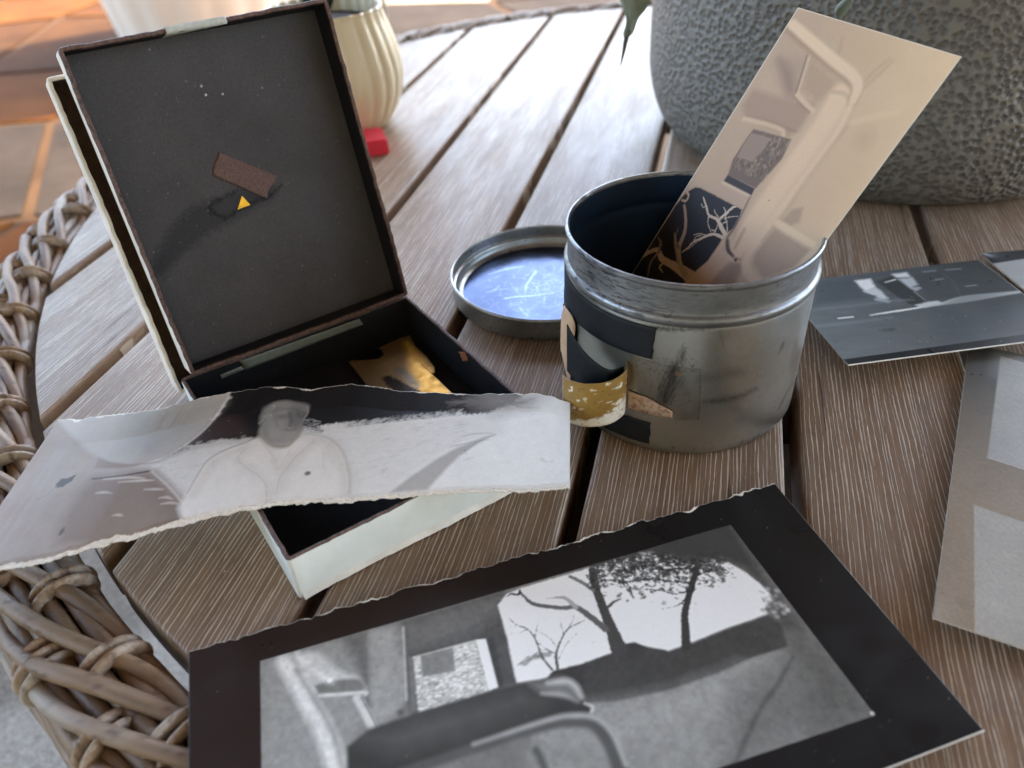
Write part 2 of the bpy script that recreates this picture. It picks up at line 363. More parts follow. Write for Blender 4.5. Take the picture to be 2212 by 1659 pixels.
# ------------------------------------------------------------------ setting: ground, porch
def build_setting():
    t = NT('grout'); v = t.coords(); t.l(t.ramp(t.noise(v, 6, 5), [(.3, L4(66, 46, 28)), (.7, L4(86, 62, 40))]), t.b.inputs['Base Color']); t.set(Roughness=.9); t.b.inputs['Specular IOR Level'].default_value = .1
    ground = mesh_obj('ground', [(-60, -20, -.456), (60, -20, -.456), (60, 90, -.456), (-60, 90, -.456)], [(0, 1, 2, 3)], t.m)
    tag(ground, kind='structure')
    mats = []
    for i, (c, d) in enumerate([((80, 44, 15), (100, 60, 21)), ((66, 38, 15), (86, 51, 19)), ((46, 38, 31), (60, 50, 42)), ((150, 138, 112), (172, 160, 136)), ((60, 36, 16), (78, 49, 22))]):
        t = NT('flagstone_%s' % 'abcde'[i]); v = t.coords(rnd=True)
        t.l(t.ramp(t.noise(v, 5, 6, .65), [(.35, L4(*c)), (.65, L4(*d))]), t.b.inputs['Base Color']); t.set(Roughness=.8); t.b.inputs['Specular IOR Level'].default_value = .05; t.bump(t.noise(v, 14, 5), .004); mats.append(t.m)
    xs = np.arange(-3.9, 2.2, .55); ys = np.arange(-.3, 6.6, .60); J = np.random.RandomState(3)
    X, Y = np.meshgrid(xs, ys, indexing='ij'); X = X+J.uniform(-.11, .11, X.shape)+(np.arange(len(ys)) % 2)*.16; Y = Y+J.uniform(-.12, .12, Y.shape)
    for i in range(len(xs)-1):
        for j in range(len(ys)-1):
            q = np.array([(X[i, j], Y[i, j]), (X[i+1, j], Y[i+1, j]), (X[i+1, j+1], Y[i+1, j+1]), (X[i, j+1], Y[i, j+1])]); c = q.mean(0)
            def ring(s, z): return [(*(c+(p-c)*s), z) for p in q]
            s0 = 1-.016/.30; V = ring(s0, -.456)+ring(s0, -.452)+ring(s0-.02, -.450)
            F = [(0, 1, 5, 4), (1, 2, 6, 5), (2, 3, 7, 6), (3, 0, 4, 7), (4, 5, 9, 8), (5, 6, 10, 9), (6, 7, 11, 10), (7, 4, 8, 11), (8, 9, 10, 11)]
            k = J.choice([0, 1, 0, 4]) if c[0] < -.8 else J.choice([3, 3, 2])
            if c[0] < -.6 and 1.75 < c[1] < 2.35: k = 2
            mesh_obj('flagstone', V, F, mats[k], ground)
    t = NT('woven_rug'); v = t.coords((1, 1, 1)); n = t.noise(v, 160, 4, .8)
    col = t.ramp(n, [(.3, L4(80, 75, 67)), (.7, L4(128, 121, 110))])
    sep = t.n('ShaderNodeSeparateXYZ'); t.l(t.coords(rot=(0, 0, R(52))), sep.inputs[0])
    col = t.mix(t.ramp(sep.outputs[0], [(.0, G(0)), (.03, G(.75))]), col, t.ramp(n, [(.3, L4(128, 122, 112)), (.7, L4(176, 170, 160))]))
    t.l(col, t.b.inputs['Base Color']); t.set(Roughness=.95); t.bump(n, .004)
    V, F = box_mesh((-1.5, -.7, -.4495), (.9, 1.05, -.438)); V = np.array(V)
    rug = mesh_obj('rug', V, F, t.m, loc=(-.56, .36, -.4495)); tag(rug, 'grey beige woven rug on the ground below the wicker rim', 'rug')
    wood = mat_simple('porch_boards', (158, 146, 126), .8, var=.1, scale=4)
    V, F = box_mesh((-3.4, -2.2, 2.1), (3.6, 2.7, 2.18)); tag(mesh_obj('porch_ceiling', V, F, wood), kind='structure')
    V, F = box_mesh((-3.4, -1.9, -.44), (3.6, -1.75, 2.09)); tag(mesh_obj('house_wall', V, F, mat_simple('house_render', (202, 190, 164), .8, var=.06, scale=3)), kind='structure')
build_setting()

# ------------------------------------------------------------------ table
TC = np.array([.205, .517]); TR_ = .4822; TH = -.2724; PW = .08085
def build_table():
    tb = thing('garden_table', 'round slatted brown wood table with a woven cane rim', 'table', (TC[0], TC[1], -.44))
    nrm = np.array([math.cos(TH), math.sin(TH)]); ldir = np.array([-math.sin(TH), math.cos(TH)])
    c_n = TC@nrm; gap = .0066
    for i in range(-3, 11):
        lo = -.278+PW*i+gap/2; hi = lo+PW-gap
        lo2, hi2 = max(lo-c_n, -TR_+.012), min(hi-c_n, TR_-.012)
        if hi2-lo2 < .01: continue
        mid = (lo2+hi2)/2; hw = (hi2-lo2)/2; bev = .0016
        xs = np.concatenate([[-hw, -hw, -hw+bev*.3, -hw+bev], np.linspace(-hw+bev*2, hw-bev*2, 12), [hw-bev, hw-bev*.3, hw, hw]])
        zs = np.concatenate([[-.022, -bev, -bev*.3, 0], np.zeros(12), [0, -bev*.3, -bev, -.022]])
        ends = np.sqrt(np.maximum(TR_**2-(xs+mid)**2, 1e-4))
        rows = []
        for f, dz, inset in ((-1, -.022, 0), (-1, -bev, 0), (-1, -bev*.3, bev*.3), (-1, 0, bev), (1, 0, bev), (1, -bev*.3, bev*.3), (1, -bev, 0), (1, -.022, 0)):
            rows.append(np.stack([xs, f*(ends-inset), np.minimum(zs, dz)], 1))
        V = np.concatenate(rows); n = len(xs); F = grid_faces(n, len(rows))
        off = mid+c_n-0.0; ctr = nrm*(mid)
        o = mesh_obj('plank', V, F, M['plank'], smooth=True, sharp=50)
        o.parent = tb; o.location = (ctr[0], ctr[1], .44); o.rotation_euler = (0, 0, TH)
    # battens below the slats, added to darken the gaps between planks
    for s, w0, w1, hw_ in ((-.24, -.02, .36, .03), (-.27, -.22, -.035, .11), (.24, -.36, .36, .03)):
        V, F = box_mesh((w0, -hw_, -.06), (w1, hw_, -.0225)); o = mesh_obj('shade_batten', V, F, M['beam']); o.parent = tb
        o.location = (ldir[0]*s, ldir[1]*s, .44); o.rotation_euler = (0, 0, TH)
    a = np.linspace(0, 2*np.pi, 160, endpoint=False)
    def ringobj(name, prof, mat):
        V = np.concatenate([np.stack([TC[0]+r*np.cos(a), TC[1]+r*np.sin(a), a*0+z], 1) for r, z in prof])
        F = grid_faces(160, len(prof), True); k = len(prof)-1; i = np.arange(160)
        F = np.concatenate([F, np.stack([k*160+i, k*160+(i+1) % 160, (i+1) % 160, i], 1)]); return mesh_obj(name, V, F, mat, tb, smooth=True, sharp=40)
    ringobj('hoop', [(.4965, -.012), (.4965, -.055), (.512, -.055), (.512, -.012)], M['beam'])
    for k in range(4):
        an = R(35+90*k); V, F = tube_mesh([(TC[0]+.40*math.cos(an), TC[1]+.40*math.sin(an), -.03), (TC[0]+.43*math.cos(an), TC[1]+.43*math.sin(an), -.438)], [.022, .018], 12)
        mesh_obj('leg', V, F, M['beam'], tb, smooth=True)
    # the cane rim
    a0, a1 = R(62), R(282); N = 900; A = np.linspace(a0, a1, N)
    canes = NT('cane'); a_ = canes.n('ShaderNodeVertexColor'); a_.layer_name = 'paint'; canes.l(a_.outputs[0], canes.b.inputs['Base Color']); canes.set(Roughness=.5); canes.b.inputs['Specular IOR Level'].default_value = .35
    canes.bump(canes.noise(canes.coords(rnd=True), 700, 3), .0004, .6); cnt = [0]
    def cane(r, z, rad, flat=1.0, name='cane'):
        cnt[0] += 1; sd = cnt[0]
        P = np.stack([TC[0]+r*np.cos(A), TC[1]+r*np.sin(A), z], 1); V, F = tube_mesh(P, rad, 12, flat)
        S = np.repeat(A*.505, 12); Q = np.tile(np.arange(12), N)*1.0; q = np.stack([S*55, np.minimum(Q, 12-Q)*.9+sd*3.1], 1); q2 = np.stack([S*16, Q*0+sd*5.], 1)
        a1 = fbm(q, 1., sd, 3); a2 = fbm(q2, 1., sd+40, 3); a3 = fbm(np.stack([S*420, Q*1.3], 1), 1., sd+7, 2)
        tone = lin((118, 92, 68))*(1-a2[:, None])+lin((154, 134, 110))*a2[:, None]; tone = tone*(.55+.9*a1[:, None]); k_ = np.clip((a3-.66)*6, 0, .75)[:, None]; tone = tone*(1-k_)+lin((84, 60, 44))*k_
        g_ = np.clip((a2-.55)*5, 0, .6)[:, None]; tone = tone*(1-g_)+lin((182, 178, 168))*g_
        mesh_obj(name, V, F, canes.m, tb, smooth=True, cols=np.clip(tone, 0, 1))
    J = np.random.RandomState(5)
    for k, (r0, z0) in enumerate([(.4915, -.0085), (.4975, -.0060), (.5035, -.0055), (.5095, -.0060), (.5150, -.0080), (.5195, -.0120)]):
        wv = n1(A+k*9, 9, k)*.0030; cane(r0+wv, z0+n1(A+k*5, 14, k+9)*.002, .0031+n1(A, 30, k)*.0006)
    turns = 15.4
    for k in range(6):
        ph = A*turns+2*np.pi*k/6+n1(A, 6, k+30)*.8
        cane(.5055+.0140*np.cos(ph), -.0085+.0080*np.sin(ph), .0030+n1(A, 25, k+3)*.0006)
    for k in range(4):
        ph = -A*turns*.7+2*np.pi*k/4+1
        cane(.5165+.006*np.cos(ph), -.023+.010*np.sin(ph), .0030)
    for k in range(6):
        cane(.5165+.003*np.sin(A*40+k*3.1), -.030-.0065*k+n1(A, 20, k+50)*.0015, .0033)
    # bindings: thin cane wraps round pairs of rim canes
    th = np.linspace(0, 2*np.pi, 26, endpoint=False)
    P = np.stack([th*0, .0090*np.cos(th), .0072*np.sin(th)], 1)
    V, F = tube_mesh(P, .0030, 8, .5, closed=True, upv=np.array([1., 0, 0])); proto = None
    ang = a0+.02; k = 0
    while ang < a1:
        for j in range(2+(k % 4 == 0)):
            an = ang+j*.0098; rr = (.4985 if k % 2 else .5125)+J.uniform(-.001, .001)
            if proto is None: o = proto = mesh_obj('binding', V, F, M['binding'], smooth=True)
            else: o = proto.copy(); link(o)
            o.parent = tb; o.location = (rr*math.cos(an), rr*math.sin(an), .44-.0080+(.001 if k % 2 else -.002)); o.rotation_euler = (J.uniform(-.05, .05), J.uniform(-.04, .04), an+math.pi/2+J.uniform(-.05, .05))
        ang += J.uniform(.036, .05); k += 1
    return tb
build_table()

# ------------------------------------------------------------------ box with open lid
def tray_mesh(name, O, ex, ey, ez, W, D, H, th, mats, parent, rad=.0016, step=.0025, wob=.0002, seed=0):
    """open tray; mats = outer, inner, rim"""
    pts = []; nr = []
    for cx, cy, a0 in ((W-rad, rad, -90), (W-rad, D-rad, 0), (rad, D-rad, 90), (rad, rad, 180)):
        for k in range(5):
            a = R(a0+k*22.5); pts.append((cx+rad*math.cos(a), cy+rad*math.sin(a))); nr.append((math.cos(a), math.sin(a)))
    P = []; Nn = []
    for k in range(len(pts)):
        a, b = np.array(pts[k]), np.array(pts[(k+1) % len(pts)]); m = max(1, int(np.linalg.norm(b-a)/step))
        for j in range(m):
            f = j/m; P.append(a+(b-a)*f); q = np.array(nr[k])*(1-f)+np.array(nr[(k+1) % len(pts)])*f; Nn.append(q/np.linalg.norm(q))
    P = np.array(P); Nn = np.array(Nn); n = len(P); s = P*1.0
    wob1 = (fbm(s, 260, seed, 3)-.5)*2*wob; wob2 = (fbm(s, 700, seed+3, 2)-.5)*2*wob; sag = (fbm(s, 25, seed+8, 2)-.5)*.0012
    rows = [(0, .0003, 0), (0, H*.5, 0), (0, H-.0006, 1), (.0003, H, 1), (th-.0004, H-.0001, 1), (th, H-.0007, 1), (th, H*.5, 0), (th, th, 0)]
    V = []
    for (inn, z, wbl) in rows:
        q = P-Nn*(inn+(wob2*wbl)[:, None] if wbl else inn); q = q-Nn*(sag*min(1, z/H))[:, None]; zz = z+wob1*wbl
        V.append(O+q[:, 0:1]*ex+q[:, 1:2]*ey+(np.ones(n)*zz)[:, None]*ez)
    V = np.concatenate(V); F = [tuple(f) for f in grid_faces(n, len(rows), True)]; mi = []
    for r in range(len(rows)-1): mi += [0 if r < 2 else (2 if r < 5 else 1)]*n
    F.append(tuple(range(n-1, -1, -1))); mi.append(0); F.append(tuple(range((len(rows)-1)*n, len(rows)*n))); mi.append(1)
    return mesh_obj(name, V, F, mats, parent, midx=mi, smooth=True, sharp=30)
def patch(name, quad, mat, parent, nu=14, nv=6, lift=None, jag=(.0004, .0004), seed=0, thick=.00015, curlfn=None):
    """a taped-on strip: quad = 4 world corners (tl, tr, br, bl), torn left and right ends"""
    q = [np.array(p, float) for p in quad]; u = np.linspace(0, 1, nu); v = np.linspace(0, 1, nv); U, Vv = np.meshgrid(u, v)
    P = (q[0][None, None]*(1-U)[..., None]+q[1]*U[..., None])*(1-Vv)[..., None]+(q[3]*(1-U)[..., None]+q[2]*U[..., None])*Vv[..., None]
    ax = (q[1]-q[0])/np.linalg.norm(q[1]-q[0]); nn = np.cross(q[3]-q[0], q[1]-q[0]); nn /= np.linalg.norm(nn)
    e = np.zeros_like(U); e[:, 0] = (n1(v, 7, seed, 4))*jag[0]*8; e[:, -1] = (n1(v, 7, seed+4, 4))*jag[1]*8
    P = P+e[..., None]*ax
    if lift is not None: P = P+nn*lift
    if curlfn is not None: P = P+curlfn(U, Vv)[..., None]*nn
    o = mesh_obj(name, P.reshape(-1, 3), grid_faces(nu, nv), mat, parent, smooth=True)
    m = o.modifiers.new('thickness', 'SOLIDIFY'); m.thickness = thick; m.offset = 0; return o

BX = np.array([-.0766, .1707, 0.]); BA = .5644; BW, BD, BH = .1104, .1236, .0209
bex = np.array([math.cos(BA), math.sin(BA), 0]); bey = np.array([-math.sin(BA), math.cos(BA), 0]); bez = np.array([0, 0, 1.])
LO = np.array([-.1365, .2725, .0235]); LB, LT = .5774, .3038
le = np.array([math.cos(LB), math.sin(LB), 0]); lv = np.array([-math.sin(LB)*math.sin(LT), math.cos(LB)*math.sin(LT), math.cos(LT)]); ln = np.cross(lv, le)
LW, LH, LD = .1063, .1325, .0145
def build_box():
    bx = thing('cardboard_box', 'open cardboard box, white outside and black inside, lid standing up', 'box', tuple(BX))
    tray_mesh('tray', BX+bez*.0004, bex, bey, bez, BW, BD, BH, .0016, [M['white_box'], M['blackcard'], M['brownedge']], bx, seed=1, wob=.0003)
    # inner black lid, opening towards the viewer
    FO = LO+ln*LD
    tray_mesh('inner_lid', FO, le, lv, -ln, LW, LH, LD, .0018, [M['cream_box'], M['blackcard'], M['brownedge']], bx, seed=2, wob=.00035)
    # painted lining on the lid floor
    nu, nv = 260, 330; U, Vv = np.meshgrid(np.linspace(.0020, LW-.0020, nu), np.linspace(.0020, LH-.0020, nv))
    V2 = np.stack([U.ravel(), Vv.ravel()], 1); O2 = FO-ln*.0021
    def T(p): X = on_plane(p, O2, ln)-O2; return np.stack([X@le, X@lv], -1)
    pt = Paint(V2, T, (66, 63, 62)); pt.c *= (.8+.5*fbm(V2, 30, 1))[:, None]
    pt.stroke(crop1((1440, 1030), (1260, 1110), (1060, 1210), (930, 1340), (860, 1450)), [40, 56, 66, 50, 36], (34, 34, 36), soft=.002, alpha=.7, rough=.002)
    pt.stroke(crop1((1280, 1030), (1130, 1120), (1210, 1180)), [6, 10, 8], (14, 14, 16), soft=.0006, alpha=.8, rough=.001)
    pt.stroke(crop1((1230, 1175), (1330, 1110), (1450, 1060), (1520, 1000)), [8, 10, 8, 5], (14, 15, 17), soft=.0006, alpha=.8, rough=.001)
    J = np.random.RandomState(2)
    for k in range(130):
        p = (J.uniform(140, 880), J.uniform(60, 760)); pt.spot(p, J.choice([.6, .8, 1.1, 1.8], p=[.4, .3, .2, .1]), (150, 148, 146), .0002, J.uniform(.25, .8))
    pt.spot((445, 205), 2.0, (225, 225, 220), .0002); pt.spot((481, 203), 1.6, (215, 215, 210), .0002); pt.spot((435, 186), 2, (190, 190, 188), .0003)
    pt.grain(.17, 4200)
    P = O2+V2[:, 0:1]*le+V2[:, 1:2]*lv
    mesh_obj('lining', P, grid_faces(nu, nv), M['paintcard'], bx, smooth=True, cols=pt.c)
    # outer cream cover nested behind the inner lid
    SO = LO-.0062*le-.0100*lv+ln*(.0152+.0155)
    tray_mesh('outer_lid', SO, le, lv, -ln, .1135, .1345, .0155, .0017, [M['cream_box'], M['brown_card'], M['cream_box']], bx, seed=4, wob=.0004)
    # brown fabric tape and foil window
    def onl(p, lift): X = on_plane([p], O2-ln*lift, ln)[0]; return X
    c = crop1((1180, 820), (1500, 950), (1432, 1070), (1142, 945)); patch('brown_tape', [onl(p, .0003) for p in c], M['browntape'], bx, 24, 10, jag=(.0003, .0003), seed=5)
    tri = crop1((1307, 1058), (1352, 1106), (1283, 1132)); V = [onl(p, .0004) for p in tri]+[onl(p, .0001) for p in tri]
    mesh_obj('foil_window', V, [(0, 2, 1), (3, 4, 5), (0, 1, 4, 3), (1, 2, 5, 4), (2, 0, 3, 5)], M['brass'], bx)
    # masking tape over the top rim of the inner lid
    nu, nv = 30, 12; s = np.linspace(.0385, .0625, nu); V = []
    prof = [(-.010, .0003), (-.005, .0004), (-.0008, .0004), (.0002, .00005), (.0006, -.0006), (.0006, -.0016), (0, -.0022), (-.001, -.0024), (-.002, -.0024), (-.0032, -.0025), (-.0045, -.0026), (-.006, -.0027)]
    for j, (dn, dv) in enumerate(prof):
        for i, x in enumerate(s):
            tear = 1.0 if j < 7 else max(.05, 1.15-1.15*(i/(nu-1))+.35*float(n1(i*.3, 1.0, 3)))
            nn_ = dn if j < 7 else -(-.0)-(j-6)*.0011*tear
            if j >= 7: P = LO+x*le+(LH-.0016-.0004)*lv+ln*((j-6)*.0016*tear)-lv*.0002
            elif j == 6: P = LO+x*le+(LH-.0016)*lv-ln*.0004
            elif j == 5: P = LO+x*le+(LH-.0008)*lv-ln*.0006
            elif j == 4: P = LO+x*le+(LH-.0002)*lv-ln*.0005
            else: P = LO+x*le+(LH+.0004)*lv+ln*(.0035*(3-j)+.0002)
            V.append(P+le*.0008*n1(j*.7, 1, 6 if i else 7)*(i in (0, nu-1)))
    o = mesh_obj('masking_tape', V, grid_faces(nu, nv), M['masking'], bx, smooth=True); m = o.modifiers.new('thickness', 'SOLIDIFY'); m.thickness = .0003; m.offset = 0
    # grey tape on the inner back wall of the tray
    O3 = BX+bey*(BD-.0024); n3 = bey
    c = cropR((190, 528), (1040, 228), (1066, 268), (232, 590)); patch('grey_tape', [on_plane([p], O3, n3)[0] for p in c], M['greytape'], bx, 20, 5, jag=(.0001, .0001))
    c = cropR((50, 628), (200, 566), (222, 588), (64, 652)); patch('tape_scrap', [on_plane([p], O3, n3)[0] for p in c], M['greytape'], bx, 8, 3, jag=(.0001, .0001), seed=3)
    # scuff on the inner right wall
    O4 = BX+bex*(BW-.0020); c = cropR((1745, 462), (1790, 465), (1812, 525), (1775, 532)); patch('scuff', [on_plane([p], O4, bex)[0] for p in c], mat_simple('bare_orange_board', (150, 92, 58), .7, var=.4, scale=900), bx, 6, 6, jag=(.0003, .0003))
    # bottom paper wrap peeling at the foot of the front wall
    nu = 120; x = np.linspace(.0015, BW-.001, nu); V = []
    for dy, z in ((-.00005, .0030), (-.0004, .0013), (-.0010, .0006)):
        for i, xx in enumerate(x):
            amp = .35+1.2*max(0, float(n1(xx, 60, 4))+.25); V.append(BX+bex*xx+bey*(dy*amp*1.6)+bez*(z+(.0005*float(n1(xx, 500, 9)) if z < .002 else 0)))
    mesh_obj('paper_edge', V, grid_faces(nu, 3), M['cream_box'], bx, smooth=True)
    return bx
build_box()

def build_plate():
    """thin brass plate lying in the tray"""
    z = .0042
    out = cropR((968, 540), (1060, 492), (1130, 462), (1240, 410), (1345, 365), (1400, 350), (1440, 430), (1520, 500), (1575, 575), (1578, 615), (1552, 618), (1600, 665), (1690, 752), (1780, 850), (1560, 950), (1300, 960), (1170, 800))
    pr_ = np.array(out); nu = nv = 200
    th = np.linspace(0, 1, 40)
    ctr = np.array([1350, 640.]); c = np.array(crop(460.1, 619.4, [tuple(ctr)], .304))[0]
    K = 60; poly = []
    for k in range(len(pr_)):
        a = pr_[k]; b = pr_[(k+1) % len(pr_)]; m = max(1, int(np.hypot(*(b-a))/3)); poly += [a+(b-a)*j/m for j in range(m)]
    poly = np.array(poly); n = len(poly); rings = np.linspace(1, .0, K)[:-1]
    px = np.concatenate([c+(poly-c)*s for s in rings]+[c[None]])
    P = at(px[:, 0], px[:, 1], z)
    F = [tuple(f) for f in grid_faces(n, K-1, True)]; last = (K-2)*n; F += [(last+i, last+(i+1) % n, len(px)-1) for i in range(n)]
    V2 = P[:, :2]; T = lambda p: at(np.array(p, float)[..., 0], np.array(p, float)[..., 1], z)[..., :2]
    pt = Paint(V2, T, (150, 124, 88)); pt.c *= (.75+.5*fbm(V2, 120, 3))[:, None]
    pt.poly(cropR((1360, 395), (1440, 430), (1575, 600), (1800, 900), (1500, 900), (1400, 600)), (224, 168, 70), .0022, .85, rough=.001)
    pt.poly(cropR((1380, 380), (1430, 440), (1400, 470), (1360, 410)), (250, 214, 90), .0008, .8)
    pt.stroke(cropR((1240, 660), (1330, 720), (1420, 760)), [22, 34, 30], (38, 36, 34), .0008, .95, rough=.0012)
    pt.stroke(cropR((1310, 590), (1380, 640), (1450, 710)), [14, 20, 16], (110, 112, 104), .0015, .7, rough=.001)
    pt.poly(cropR((900, 520), (940, 480), (1040, 446), (1140, 432), (1200, 452), (1214, 486), (1180, 516), (1080, 526), (990, 532)), (10, 9, 9), .0003, curve=True); pt.stroke(cropR((1150, 432), (1200, 450), (1216, 486), (1186, 518)), 1.6, (176, 150, 110), .0002, .8)
    pt.stroke(cropR((1480, 556), (1530, 600), (1580, 640)), 2, (60, 44, 24), .0003, .9)
    t = NT('brassy_plate'); a = t.n('ShaderNodeVertexColor'); a.layer_name = 'paint'; t.l(a.outputs[0], t.b.inputs['Base Color']); v = t.coords()
    t.set(Metallic=.75); t.l(t.ramp(t.noise(v, 200, 4), [(.3, G(.28)), (.7, G(.5))]), t.b.inputs['Roughness']); t.bump(t.noise(v, 60, 3), .0004)
    P[:, 2] += .0003*fbm(V2, 45, 2)
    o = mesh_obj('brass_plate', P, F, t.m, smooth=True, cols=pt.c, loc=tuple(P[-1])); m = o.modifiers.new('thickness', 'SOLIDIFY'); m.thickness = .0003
    tag(o, 'scratched brass coloured plate lying inside the black tray of the open box', 'metal plate')
build_plate()

# ------------------------------------------------------------------ tin, its lid and tapes
CX, CY = .0744, .281
def cyl(p, Rr):
    """angle and height where the photograph point meets the tin wall of radius Rr"""
    p = np.asarray(p, float); d = FW*CAM_F+(p[..., 0:1]-1106)*RT-(p[..., 1:2]-829.5)*UP
    o = CAM[:2]-np.array([CX, CY]); dx = d[..., :2]; A = (dx**2).sum(-1); B = (dx*o).sum(-1); Cc = o@o-Rr**2
    k = (-B-np.sqrt(np.maximum(B*B-A*Cc, 0)))/A; X = CAM+d*k[..., None]; return np.arctan2(X[..., 1]-CY, X[..., 0]-CX) % (2*np.pi), X[..., 2]
def cyl_patch(name, quad, mat, parent, off=.0003, nu=40, nv=14, jag=(.012, .012), seed=0, angs=None, Rb=.0499, thick=.0002, cols=None):
    """tape on the tin wall: corners tl, tr, br, bl in (angle, height)"""
    q = np.array(quad, float); u = np.linspace(0, 1, nu); v = np.linspace(0, 1, nv); U, Vv = np.meshgrid(u, v)
    W = (q[0]*(1-U)[..., None]+q[1]*U[..., None])*(1-Vv)[..., None]+(q[3]*(1-U)[..., None]+q[2]*U[..., None])*Vv[..., None]
    W[:, 0, 0] += n1(v, 8, seed, 4)*jag[0]*2; W[:, -1, 0] += n1(v, 8, seed+2, 4)*jag[1]*2
    r = Rb+off+.0002*fbm(W.reshape(-1, 2)*np.array([.05, 1]), 200, seed, 2).reshape(U.shape)
    P = np.stack([CX+r*np.cos(W[..., 0]), CY+r*np.sin(W[..., 0]), W[..., 1]], -1).reshape(-1, 3)
    o = mesh_obj(name, P, grid_faces(nu, nv), mat, parent, smooth=True); m = o.modifiers.new('thickness', 'SOLIDIFY'); m.thickness = thick; m.offset = 0; return o
def build_tin():
    tn = thing('film_tin', 'worn round metal tin with black tape and a peeling gold label', 'tin', (CX, CY, 0))
    prof = [(.0, .0006), (.0462, .0006), (.0472, .0002), (.0484, .0006), (.0494, .0016), (.0498, .003), (.0499, .005)]+[(.0499, z) for z in np.linspace(.0055, .0612, 200)]+[(.0498, .0622)]
    ob = lathe('body', prof, M['tin_body'], tn, 1000, (CX, CY)); me = ob.data
    co = np.empty(len(me.vertices)*3); me.vertices.foreach_get('co', co); co = co.reshape(-1, 3); an = np.arctan2(co[:, 1], co[:, 0]) % (2*np.pi)
    V2 = np.stack([an*.0499, co[:, 2]], 1)
    def T(p): a, z = cyl(np.array(p, float), .0499); return np.stack([a*.0499, z], -1)
    pt = Paint(V2, T, (180, 180, 172)); pt.c *= (.82+.36*fbm(V2, 45, 3, 4))[:, None]*(.94+.12*fbm(V2, 600, 8, 3))[:, None]
    pt.poly(crop5((1742, 672), (2125, 752), (2112, 1022), (1740, 965)), (150, 146, 132), .0002, .45)
    pt.stroke(crop5((1742, 672), (2125, 752)), 1.6, (92, 88, 80), .0002, .5, rough=.0002); pt.stroke(crop5((2125, 752), (2122, 900), (2112, 1022)), 1.8, (104, 96, 84), .0002, .7, rough=.0002); pt.stroke(crop5((2112, 1024), (1740, 966)), 1.4, (110, 104, 94), .0002, .4, rough=.0002)
    J = np.random.RandomState(6)
    def hatch(c, w_, h, n, g, al, ang=-1.15, ln_=24):
        for k in range(n):
            x, y = c[0]+J.normal(0, w_), c[1]+J.normal(0, h); l = J.uniform(.3, 1)*ln_; aa = ang+J.normal(0, .12); pt.stroke(crop5((x, y), (x+l*math.cos(aa), y+l*math.sin(aa))), J.uniform(.5, 2.2), (g, g, g-2), .00025, al, curve=False)
    for c, w_, h, n in (((1965, 800), 22, 40, 90), ((1930, 890), 26, 34, 90), ((2020, 690), 12, 30, 30), ((1930, 935), 22, 8, 30)): hatch(c, w_, h, n, 62, .32, ln_=50)
    pt.stroke(crop5((1990, 740), (1955, 830), (1925, 920)), [18, 26, 22], (70, 68, 66), .0022, .55, rough=.0016)
    pt.stroke(crop5((2045, 640), (2010, 700), (1985, 750)), [3, 8, 12], (76, 74, 72), .0010, .45, rough=.0008)
    c6 = lambda *p: crop6(*p)
    pt.stroke(c6((480, 930), (600, 915), (700, 890), (760, 860)), [4, 12, 9, 4], (80, 80, 76), .0016, .6, rough=.0012); pt.stroke(c6((470, 800), (560, 790), (640, 780)), [8, 16, 8], (104, 104, 98), .003, .5, rough=.0015)
    pt.stroke(c6((620, 760), (690, 770)), [10, 12], (104, 104, 98), .003, .4); pt.stroke(c6((890, 660), (905, 630), (915, 600)), [3, 5, 2], (90, 90, 86), .0008, .6, rough=.0006); pt.stroke(c6((565, 540), (580, 590), (592, 640)), 1, (90, 88, 80), .0002, .6)
    pt.stroke(c6((895, 950), (930, 880), (960, 830)), [6, 4, 2], (96, 92, 90), .001, .5)
    pt.stroke(c6((-60, 480), (100, 520), (300, 532), (480, 528), (620, 510)), [4, 7, 9, 9, 3], (58, 54, 50), .0009, .7, rough=.0011)
    for k in range(190):
        a_ = (J.uniform(1750, 2110), J.uniform(690, 770) if k % 3 else J.uniform(690, 1020)); pt.spot(crop5(a_)[0], J.uniform(.4, 1.6), (96, 68, 52), .0002, J.uniform(.3, .9))
    for k in range(120): pt.spot(c6((J.uniform(0, 900), J.uniform(540, 1180)))[0], J.uniform(.3, .9), (84, 72, 60) if k % 4 else (214, 206, 190), .00015, J.uniform(.3, .9))
    for k in range(160): x = J.uniform(0, 860); pt.spot(c6((x, 1195-(abs(x-420)/470)**2*120+J.normal(0, 6)-12))[0], J.uniform(.4, 1.4), (62, 50, 40), .0002, J.uniform(.3, .8))
    pt.poly(crop5((2000, 765), (1985, 780), (2010, 788), (2015, 770)), (200, 150, 112), .0002, .8, rough=.0002)
    pt.stroke(crop5((2030, 900), (2060, 870), (2062, 920), (2030, 945), (1990, 950)), .8, (70, 66, 60), .00015, .6)
    ca_ = me.color_attributes.new('paint', 'FLOAT_COLOR', 'POINT'); ca_.data.foreach_set('color', np.concatenate([pt.c, np.ones((len(pt.c), 1))], 1).astype(np.float32).ravel())
    t = NT('tin_body_painted'); a_ = t.n('ShaderNodeVertexColor'); a_.layer_name = 'paint'; t.l(a_.outputs[0], t.b.inputs['Base Color']); v = t.coords(); n = t.noise(v, 120, 5, .6)
    t.set(Metallic=.95); t.l(t.ramp(n, [(.3, G(.27)), (.7, G(.38))]), t.b.inputs['Roughness']); t.bump(t.noise(v, 60, 3), .00025, .5); me.materials.clear(); me.materials.append(t.m)
